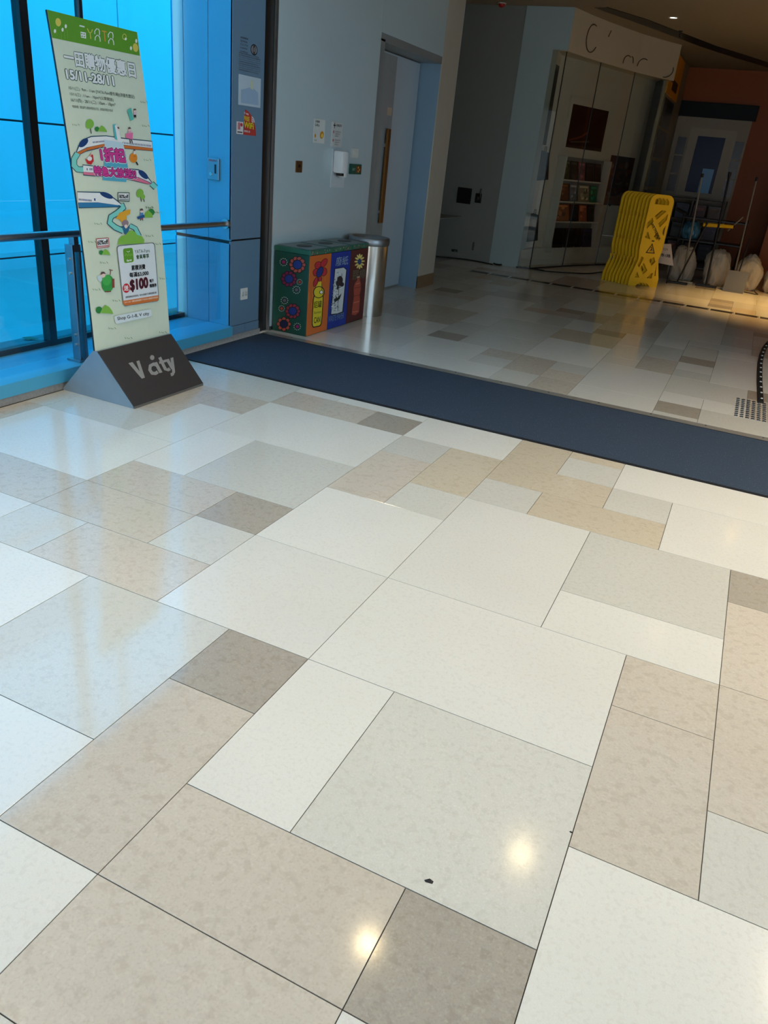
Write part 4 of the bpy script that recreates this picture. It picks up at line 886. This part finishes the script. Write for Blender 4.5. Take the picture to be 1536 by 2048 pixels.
for a, b in zip(fine, fine[1:]):
    l = (b-a).length
    while tot+l > nxt:
        p = a.lerp(b, (nxt-tot)/l); d = (b-a).normalized(); n = Vector((d.y, -d.x, 0))
        o = MB().lathe([(.010, 0), (.008, .006), (0, .008)], 10).build('stud', mat('pale_stud', (206, 204, 196), .4), cs, True); o.location = p+n*.006+Vector((0, 0, .0118))-cs.location; nxt += .2
    tot += l
for i, (px, r, lab) in enumerate((((857, 1763), .008, 'black stone chip lying on the big pale tile edge'), ((1142, 1664), .005, 'dark crumb in the tile joint at the right of the foreground'))):
    p = fl(px); single('floor_chip', MB().hull([(p.x+R_.uniform(-r, r)*1.3, p.y+R_.uniform(-r, r)*.8, R_.choice((0, 0, r*.5))) for _ in range(12)]), RUBBER, p, lab, 'debris')

# ---- yellow folding barrier
YB_ = mat('barrier_yellow', (246, 196, 24), .45, 0, .06, 20)
fp0, fp1 = Vector((-1.50, 12.05, 0)), Vector((-1.12, 12.33, 0))       # front panel foot line
fu = (fp1-fp0).normalized(); fb = Vector((-fu.y, fu.x, 0)); 
barr = thing('folding_barrier', (fp0+fp1)/2+fb*.25, 'bright yellow folded accordion safety barrier standing on the concourse floor', 'barrier')
PWID = .47
def outline():
    h = PWID/2
    o = [(-h, 0), (-h+.12, 0), (-h+.17, .045), (h-.17, .045), (h-.12, 0), (h, 0), (h+.0, .12), (h-.075, .38), (h-.05, .52), (h-.05, 1.16)]
    o += [(h-.05-.10+.10*math.cos(math.radians(a)), 1.16+.1*math.sin(math.radians(a))) for a in range(15, 91, 15)]
    o += [(-h+.05+.10+.10*math.cos(math.radians(a)), 1.16+.1*math.sin(math.radians(a))) for a in range(90, 166, 15)]
    o += [(-h+.05, 1.16), (-h+.05, .52), (-h+.075, .38), (-h, .12)]
    return o
def slotq(x0, z0, x1, z1, w_): # slanted hole
    return [(x0, z0), (x0+w_, z0), (x1+w_, z1), (x1, z1)]
HOLES = [[(-.11, 1.13), (.11, 1.13), (.11, 1.18), (.07, 1.215), (-.07, 1.215), (-.11, 1.18)],
 [(-.14, .80), (-.06, .90), (-.09, .95), (-.15, .88)], [(-.06, .98), (-.02, .93), (.10, 1.05), (.03, 1.06)], [(.02, .88), (.06, .83), (.14, .94), (.14, 1.02)], [(.10, .78), (.15, .72), (.15, .86)], [(-.14, .68), (-.05, .66), (-.11, .76)], [(.0, .70), (.06, .66), (.08, .72), (.03, .78)],
 [(-.15, .12), (-.08, .12), (-.13, .2)], [(-.10, .26), (-.03, .17), (.02, .23), (-.06, .33)], [(.0, .38), (.07, .30), (.12, .36), (.08, .42)], [(.04, .12), (.12, .12), (.12, .2), (.08, .18)], [(-.16, .30), (-.12, .26), (-.08, .40), (-.12, .42)], [(.15, .16), (.18, .16), (.15, .32)]]
def curve_panel(holes, depth):
    cu = bpy.data.curves.new('panel', 'CURVE'); cu.dimensions = '2D'; cu.fill_mode = 'BOTH'; cu.extrude = depth/2
    for pts in [outline()]+holes:
        s = cu.splines.new('POLY'); s.points.add(len(pts)-1); s.use_cyclic_u = True
        for q, p in zip(s.points, pts): q.co = (p[0], p[1], 0, 1)
    o = bpy.data.objects.new('panel', cu); COL.objects.link(o)
    me = bpy.data.meshes.new_from_object(o.evaluated_get(bpy.context.evaluated_depsgraph_get()))
    bpy.data.objects.remove(o); bpy.data.curves.remove(cu); me.materials.clear(); me.materials.append(YB_); return me
pm = curve_panel(HOLES, .022)
for i in range(9):
    p = fp0.lerp(fp1, .5)+fb*(.052*i)-fu*(.028*i)
    o = link('panel', pm, barr)
    o.matrix_local = Matrix(((fu.x, 0, -fb.x, p.x-barr.location.x), (fu.y, 0, -fb.y, p.y-barr.location.y), (0, 1, 0, 0), (0, 0, 0, 1)))
    if i:
        for s in (-1, 1):
            q = p+fu*(s*(PWID/2-.055))
            for z in (.34, .62, .95): MB().tube([q+Vector((0, 0, z))-fb*.03, q+Vector((0, 0, z+.05))-fb*.02], .012, 8).build('link', YB_, barr, off=barr.location)
A = Art(lambda p: (fp0+fp1)/2-fb*.0115+fu*p[0]+Vector((0, 0, p[1])), -fb, .001)
A.poly([(-.075, .47), (.075, .47), (0, .61)], INK); A.poly([(-.054, .482), (.054, .482), (0, .585)], (232, 182, 22)); A.stroke([(-.012, .50), (.01, .53), (-.006, .56)], .012, INK); A.stroke([(.01, .53), (.022, .50)], .01, INK)
A.text('WET', (-.10, .865), (-.02, .775), (-.075, .89), INK, .03); A.text('FLOOR', (-.02, .775), (.09, .65), (.005, .80), INK, .03)
A.ell((0, .64), .025, .008, INK); A.build('warning_print', barr)

# ---- display window contents
def bp(p): return onpl(p, BK0, BN)                         # point on the display back wall
tv = thing('framed_screen', bp((1127, 294))+BN*.004, 'dark wall screen in white frame high in the shop window', 'screen')
q = [bp(p)+BN*.004 for p in ((1143, 208), (1214, 222), (1198, 303), (1127, 294))]
top = [(q[0]+q[1])/2, (q[2]+q[3])/2]
def frame_of(name, quad, t, m, parent): return MB().slab(quad, BN, t).build(name, m, parent, off=parent.location)
s0 = min((v-BK0).dot(BD) for v in q); s1 = max((v-BK0).dot(BD) for v in q); z0 = min(v.z for v in q); z1 = max(v.z for v in q)
def wr(a, b, c, d, o=.004): return [BK0+BD*a+BN*o+Vector((0, 0, c)), BK0+BD*b+BN*o+Vector((0, 0, c)), BK0+BD*b+BN*o+Vector((0, 0, d)), BK0+BD*a+BN*o+Vector((0, 0, d))]
def span(px):
    q = [bp(p) for p in px]; s = sorted((v-BK0).dot(BD) for v in q); z = sorted(v.z for v in q); n = len(q)//2
    return sum(s[:n])/n, sum(s[n:])/n, sum(z[:n])/n, sum(z[n:])/n
a, b, c, d = span(((1143, 208), (1214, 222), (1198, 303), (1127, 294)))
frame_of('frame', wr(a-.06, b+.06, c-.06, d+.1), .03, PW, tv); frame_of('screen', wr(a, b, c, d, .034), .004, mat('dark_screen', (20, 16, 16), .3, spec=.2), tv)
A = Art(lambda p: BK0+BD*p[0]+BN*.039+Vector((0, 0, p[1])), BN, .001); A.stroke([(a+.05, c+.10), (a+(b-a)*.35, c+.17), (a+(b-a)*.5, c+.24)], .03, (110, 46, 40)); A.stroke([(a+.1, c+.08), (a+(b-a)*.6, c+.12)], .02, (90, 80, 80)); A.poly([(a, c), (b, c), (b, c+.05), (a, c+.04)], (44, 34, 32)); A.build('picture', tv)
a, b, c, d = span(((1222, 310), (1268, 316), (1250, 412), (1203, 409)))
po = thing('film_poster', BK0+BD*a+BN*.004+Vector((0, 0, c)), 'tall dark film poster hanging right of the magazine shelves', 'poster')
frame_of('sheet', wr(a, b, c, d), .006, mat('poster_dark', (34, 34, 46), .3, 0, .3, 5), po)
A = Art(lambda p: BK0+BD*(a+(b-a)*p[0])+BN*.0105+Vector((0, 0, c+(d-c)*p[1])), BN, .0008)
for i in range(46):
    A.ell((.1+.8*R_.random(), .05+.85*R_.random()), .05+.1*R_.random(), .03+.06*R_.random(), R_.choice([(90, 62, 44), (40, 46, 70), (122, 92, 66), (60, 40, 40), (28, 30, 44), (110, 104, 96)]), n=9)
A.poly([(.05, .02), (.95, .02), (.95, .17), (.05, .2)], (112, 84, 76)); A.build('print', po)
# shelves
a, b, _, _ = span(((1120, 330), (1203, 338), (1172, 496), (1082, 497)))
shelf_z = [bp((1150, 360)).z, bp((1143, 402)).z, bp((1137, 441)).z]; zb = .262
RT = shelf_z[0]+.33
sh = thing('magazine_shelf', BK0+BD*a+Vector((0, 0, .26)), 'white back lit shelf rack of magazines inside the shop window', 'shelf')
GRB = mat('rack_back', (120, 126, 124), .5)
frame_of('back_panel', wr(a, b, .262, RT), .012, GRB, sh)
for z in shelf_z: frame_of('shelf_board', wr(a, b, z-.02, z, .016), .13, PW, sh)
for s in (a-.03, b): frame_of('side_post', wr(s, s+.03, .262, RT), .15, PW, sh)
def book(px0, px1, yb, h, rgb, sh_z, label, row):
    """a magazine leaning on its shelf between two measured image columns"""
    u0 = (bp((px0, yb))-BK0).dot(BD)+.012; u1 = (bp((px1, yb))-BK0).dot(BD)-.012
    u0 = max(u0, a+.02); u1 = min(u1, b-.02)
    z0 = sh_z+.0015; off0, off1 = .11, .055
    lo = [BK0+BD*u0+BN*off0+Vector((0, 0, z0)), BK0+BD*u1+BN*off0+Vector((0, 0, z0)), BK0+BD*u1+BN*off1+Vector((0, 0, z0+h)), BK0+BD*u0+BN*off1+Vector((0, 0, z0+h))]
    nn = (lo[1]-lo[0]).cross(lo[3]-lo[0]).normalized()
    if nn.dot(BN) < 0: nn = -nn
    t = thing('magazine', lo[0], label, 'magazine', 'magazines in the shop window')
    MB().slab(lo, nn, .012).build('cover', flat(rgb, .4), t, off=t.location)
    A = Art(lambda p: lo[0].lerp(lo[1], p[0])+(lo[3]-lo[0])*p[1]+nn*.012, nn, .0008)
    for i in range(7):
        k = R_.uniform(.55, 1.6); A.ell((.2+.6*R_.random(), .15+.7*R_.random()), .06+.12*R_.random(), .05+.12*R_.random(), tuple(int(min(235, max(8, v*k+12))) for v in rgb), n=9)
    A.poly([(.1, .82), (.9, .82), (.9, .93), (.1, .93)], tuple(min(235, int(v*1.4+20)) for v in rgb)); A.build('cover_print', t)
c5 = lambda X: 1000+X/5.486
ROWS = [('top shelf', shelf_z[0], 355, .27, ((612, 700, (70, 78, 56), 'olive'), (700, 788, (52, 52, 46), 'dark grey'), (794, 868, (128, 80, 84), 'pink'), (874, 962, (44, 36, 34), 'brown black'), (968, 1048, (34, 32, 36), 'charcoal'))),
 ('second shelf', shelf_z[1], 399, .255, ((560, 688, (110, 70, 46), 'brown'), (694, 780, (122, 126, 128), 'pale grey'), (788, 915, (150, 142, 118), 'cream'), (920, 1002, (30, 110, 82), 'green'))),
 ('third shelf', shelf_z[2], 440, .255, ((526, 690, (150, 92, 52), 'orange brown'), (696, 786, (22, 22, 26), 'black'), (796, 886, (168, 92, 66), 'salmon'), (890, 968, (40, 42, 42), 'dark green grey'))),
 ('bottom of the rack', zb, 497, .30, ((505, 620, (14, 14, 18), 'glossy black'), (626, 738, (20, 18, 22), 'matt black'), (746, 820, (16, 18, 24), 'blue black'), (826, 932, (26, 34, 72), 'navy')))]
for rn, z, yb, h, its in ROWS:
    for x0, x1, c_, nm in its: book(c5(x0), c5(x1), yb, h, c_, z, '%s magazine on the %s in the shop window' % (nm, rn) if 'rack' not in rn else '%s magazine at the bottom of the window rack' % nm, rn)
# bags hanging at the display's left end
for i, (z, c_, lb) in enumerate(((1.25, (34, 40, 42), 'grey folded bag hanging high at the display window end'), (.36, (20, 28, 30), 'dark bag hanging low at the display window end'))):
    x0 = -3.235; t = thing('display_bag', (x0, 12.55, z), lb, 'bag')
    MB().hull([(x0+dx, 12.42+dy, z+dz) for dx, dy, dz in ((.002, .02, .42), (.002, .2, .42), (.10, .04, .40), (.10, .18, .40), (.002, 0, .0), (.002, .24, .0), (.14, .0, .03), (.14, .22, .03), (.15, .1, .15))]).build('body', mat('bag_%d' % i, c_, .6, 0, .2, 10), t, off=t.location)
    MB().tube([(x0+.05, 12.47, z+.41), (x0+.05, 12.48, z+.48), (x0+.05, 12.56, z+.48), (x0+.05, 12.57, z+.41)], .006, 6).build('handle', RUBBER, t, off=t.location)
# ---- cables on the floor
def cable(pts, r, label, name='floor_cable'):
    pts = [fl(p) for p in pts]; out = []
    for i in range(len(pts)-1):
        p0, p1_, p2_, p3 = pts[max(i-1, 0)], pts[i], pts[i+1], pts[min(i+2, len(pts)-1)]
        for k in range(5):
            t = k/5; out.append(.5*((2*p1_)+(p2_-p0)*t+(2*p0-5*p1_+4*p2_-p3)*t*t+(3*p1_-p0-3*p2_+p3)*t**3))
    out.append(pts[-1])
    for v in out: v.z = r+.001
    single(name, MB().tube(out, r, 8), RUBBER, out[0].copy(), label, 'cable', sm=True)
cable(((1088, 543), (1060, 538), (1035, 534), (1020, 522), (1005, 516), (990, 518), (986, 527), (998, 531), (1018, 529), (1034, 536)), .011, 'black cable looped on the floor in front of the pillar')
cable(((1075, 541), (1100, 544), (1140, 547), (1180, 548), (1215, 543)), .009, 'thin black cable running along the shop window to the barrier')
cable(((872, 513.8), (900, 516.5), (940, 521), (985, 530)), .008, 'thin dark cable along the foot of the grey wall')

# ---- cleaning gear heaped in front of the orange shop
Yc = 14.3
def cp(px, py, y=Yc): return ony((px, py), y)
CART = mat('cart_frame', (24, 24, 28), .4, .3); BAGW = mat('bag_cloth', (176, 170, 158), .75, 0, .1, 6, .5); POLE = mat('mop_pole', (120, 118, 110), .4, .4)
ct = thing('cleaning_cart', (-.62, 14.35, 0), 'black wheeled cleaning cart behind the white sacks and mops', 'cart')
for x in (-1.12, -.16):
    for y in (14.15, 14.6):
        MB().tube([(x, y, .09), (x, y, .98)], .016, 8).build('upright', CART, ct, True, off=ct.location)
        w_ = MB().lathe([(0, -.018), (.075, -.018), (.08, 0), (.075, .018), (0, .018)], 18).build('wheel', RUBBER, ct, True); w_.rotation_euler = (0, math.pi/2, 0); w_.location = Vector((x, y, .08))-ct.location
for z in (.17, .58, .92): MB().box((-1.14, 14.13, z), (-.14, 14.62, z+.025), .006).build('tray', CART, ct, off=ct.location)
MB().tube([(-1.12, 14.15, .98), (-1.28, 14.15, 1.04), (-1.28, 14.6, 1.04), (-1.12, 14.6, .98)], .014, 8).build('push_handle', CART, ct, True, off=ct.location)
def sack(name, c, rx, ry, rz, label, seed, m=BAGW, cat='sack'):
    from mathutils import noise
    bm = bmesh.new(); bmesh.ops.create_icosphere(bm, subdivisions=5, radius=1)
    for v in bm.verts:
        p = v.co.copy(); q = p*1.5+Vector((seed*3.1, 0, 0)); q2 = Vector((p.x*3.4+seed, p.y*3.4, p.z*1.1)); q3 = Vector((p.x*7+p.z*2, p.y*7, p.z*2.4+seed))
        k = .96+.26*noise.noise(q)+.26*(.4-abs(noise.noise(q2)))+.10*(.4-abs(noise.noise(q3)))
        p = p*k; p.z = max(p.z, -.72)
        v.co = Vector((p.x*rx, p.y*ry, (p.z+.72)*rz))
    bmesh.ops.recalc_face_normals(bm, faces=bm.faces); me = bpy.data.meshes.new(name); bm.to_mesh(me); bm.free(); smooth(me, 80); o = link(name, me, None, m); o.location = c; return tag(o, label, cat)
sack('white_sack', (-.93, 13.72, 0), .2, .2, .31, 'slumped off white cloth sack nearest the yellow barrier', 3)
sack('white_sack', (-.42, 13.72, 0), .19, .19, .32, 'off white sack in the middle of the cleaning gear', 8)
sack('white_sack', (.06, 13.78, 0), .19, .19, .29, 'off white sack behind the grey dustpan', 14)
sack('white_sack', (.52, 13.85, 0), .19, .19, .26, 'off white sack at the right end before the orange pillar', 23)
# mops and poles
def mop(foot, topp, r, label, head=None, m=POLE):
    foot, topp = Vector(foot), Vector(topp); t = thing('mop', foot, label, 'mop', None)
    MB().tube([foot+Vector((0, 0, .012)), topp], r, 8).build('pole', m, t, True, off=foot)
    MB().tube([foot+(topp-foot)*.97, topp+(topp-foot)*.004], r*1.5, 8).build('grip', RUBBER, t, True, off=foot)
    if head:
        MB().box((-.16, -.05, 0), (.16, .05, .03), .01).build('head', head, t)
def P0z(px, py, y): v = cp(px, py, y); return v
mop((cp(1375, 520, 13.4).x, 13.4, 0), cp(1405, 348, 13.4), .014, 'tall grey mop pole standing left of the blue screen', BAGW)
mop((cp(1418, 548, 13.35).x, 13.35, 0), cp(1460, 345, 13.35), .016, 'dark long mop pole leaning right beside the sacks', CART, CART)
mop((cp(1478, 520, 13.4).x, 13.4, 0), cp(1514, 355, 13.4), .012, 'thin grey pole standing before the orange wall', BAGW)
mop((cp(1358, 548, 13.2).x, 13.2, 0), cp(1415, 445, 13.2), .012, 'short dark mop leaning across the nearest white sack', CART, CART)
# squeegee bar and broom lying over the cart
bx_ = thing('yellow_squeegee', cp(1432, 455, 14.1), 'yellow edged squeegee head lying on top of the cart', 'squeegee')
L0, L1 = cp(1406, 452, 14.1), cp(1466, 456, 14.1)
MB().tube([L0+Vector((0, 0, .02)), L1+Vector((0, 0, .02))], .03, 8).build('blade', MATS['barrier_yellow'], bx_, True, off=bx_.location)
MB().tube([cp(1400, 449, 14.1), cp(1470, 452, 14.1)], .022, 8).build('bar', CART, bx_, True, off=bx_.location)
MB().tube([cp(1455, 462, 14.1), cp(1486, 434, 14.08)], .012, 8).build('handle', POLE, bx_, True, off=bx_.location)
ti = MB().lathe([(.10, 0), (.13, .012), (.16, .03), (.15, .06), (.11, .07), (.10, .05), (.10, 0)], 24)
single('hose_coil', ti, mat('hose_grey', (66, 70, 72), .5), Vector((-.30, 14.35, .947)), 'dark grey coiled hose on the top tray of the cart', 'hose', sm=True).location = (-.30, 14.35, .946)
bk = thing('cardboard_box', (-1.0, 13.40, 0), 'small brown cardboard carton half hidden behind the white notice sheet', 'box')
bk.location = (-1.02, 13.62, .0)
bk.location = (-1.0, 14.36, .196)
MB().box((-.12, -.16, 0), (.16, .16, .24), .004).build('carton', mat('cardboard', (132, 96, 60), .8), bk); MB().box((-.02, -.161, .0), (.04, .161, .2415)).build('tape', mat('tape', (150, 120, 84), .3), bk)
# white notice sheet standing behind the barrier
ns = thing('notice_board', (-1.17, 13.05, 0), 'white curved notice sheet with black characters beside the yellow barrier', 'sign')
c0 = [cp(x, y, 13.0) for x, y in ((1302, 522), (1347, 532), (1342, 488), (1308, 486))]
mb = MB(); rows = []
for i in range(9):
    t = i/8; lo = c0[0].lerp(c0[1], t); hi = c0[3].lerp(c0[2], t); bow = -.04*math.sin(math.pi*t)
    rows.append([mb.bm.verts.new(v+Vector((0, bow+dy, 0))) for v, dy in ((lo, 0), (hi, 0), (hi, .006), (lo, .006))])
for p, q in zip(rows, rows[1:]):
    for k in range(4): mb.bm.faces.new((p[k], p[(k+1) % 4], q[(k+1) % 4], q[k]))
mb.bm.faces.new(rows[0]); mb.bm.faces.new(rows[-1])
mb.build('sheet', flat((196, 188, 180)), ns, True, off=ns.location)
for t in (.12, .88):
    lo = c0[0].lerp(c0[1], t); MB().tube([Vector((lo.x, 13.02, 0)), Vector((lo.x, 13.012, lo.z+.12))], .012, 8).build('stand_leg', CART, ns, True, off=ns.location)
def nsP(p):
    t, v = p; lo = c0[0].lerp(c0[1], t); hi = c0[3].lerp(c0[2], t); return lo.lerp(hi, v)+Vector((0, -.04*math.sin(math.pi*t), 0))
A = Art(nsP, (0, -1, 0), .003)
A.text('清潔進行中請小心地滑', (.10, .36), (.90, .36), (.10, .52), INK, .03); A.text('CAUTION', (.25, .68), (.8, .68), (.25, .8), (120, 100, 96), .02); A.build('lettering', ns)
# dustpan
dp = thing('dustpan', (.02, 13.25, 0), 'grey blue lobby dustpan standing at the right of the sacks', 'dustpan')
q = [cp(1460, 563, 13.2), cp(1482, 563, 13.2), cp(1494, 536, 13.28), cp(1466, 533, 13.28)]
x0, x1 = q[0].x, q[1].x
dp.location = ((x0+x1)/2, 13.25, 0)
mb = MB(); mb.slab([(-.15, -.06, .004), (.15, -.06, .004), (.16, .06, .30), (-.14, .06, .30)], (0, .9, -.3), .012); mb.slab([(-.15, -.12, .0), (.15, -.12, .0), (.15, .0, .004), (-.15, .0, .004)], (0, 0, 1), .006)
mb.build('pan', mat('pan_grey', (98, 102, 112), .4), dp)
MB().tube([(.01, .07, .29), (.03, .1, .78)], .01, 8).build('handle', CART, dp, True)
MB().tube([(.16, 0, .02), (.30, .03, .012), (.36, .02, .012), (.30, -.01, .05)], .008, 6).build('wire_stay', CART, dp, True)
# blue bag on the cart
sack('blue_bag', (-.98, 14.36, .607), .14, .13, .16, 'translucent blue plastic bag on the middle tray of the cart', 21, mat('blue_plastic', (70, 130, 160), .3), 'bag')
# dark stock shelves seen behind the cart
bs_ = thing('book_rack', (-1.2, 17.2, 0), 'dark book rack below the blue screen behind the cleaning gear', 'shelf')
for x in (-1.86, -1.25, -.66): B('upright', (x-.015, 17.0, 0), (x+.015, 17.45, 1.18), mat('rack_grey', (96, 92, 86), .5), bs_)
for z in (.08, .42, .78, 1.14): B('shelf_board', (-1.87, 16.99, z), (-.645, 17.45, z+.022), MATS['rack_grey'], bs_)
k = 0; NM = ['navy', 'black', 'maroon', 'slate', 'brown', 'indigo']; CC = [(24, 34, 64), (18, 18, 20), (84, 36, 30), (50, 56, 62), (74, 52, 38), (40, 36, 70)]
PL = ['bottom shelf', 'middle shelf', 'upper shelf']; SD = ['left', 'centre left', 'centre right', 'right']
for r_, z in enumerate((.103, .443, .803)):
    for i, x in enumerate((-1.70, -1.42, -1.10, -.82)):
        ci = (r_*5+i*2) % 6; o = thing('stacked_book', (x, 17.15, z), '%s boxed book on the %s of the rack below the blue screen, %s' % (NM[ci], PL[r_], SD[i]), 'book', 'boxed books below the blue screen')
        MB().box((-.12, -.12, 0), (.12, .06, .27), .004).build('cover', flat(CC[ci], .35), o); MB().box((-.08, -.1215, .17), (.08, -.12, .22)).build('title_block', flat(tuple(min(220, v+70) for v in CC[ci])), o)
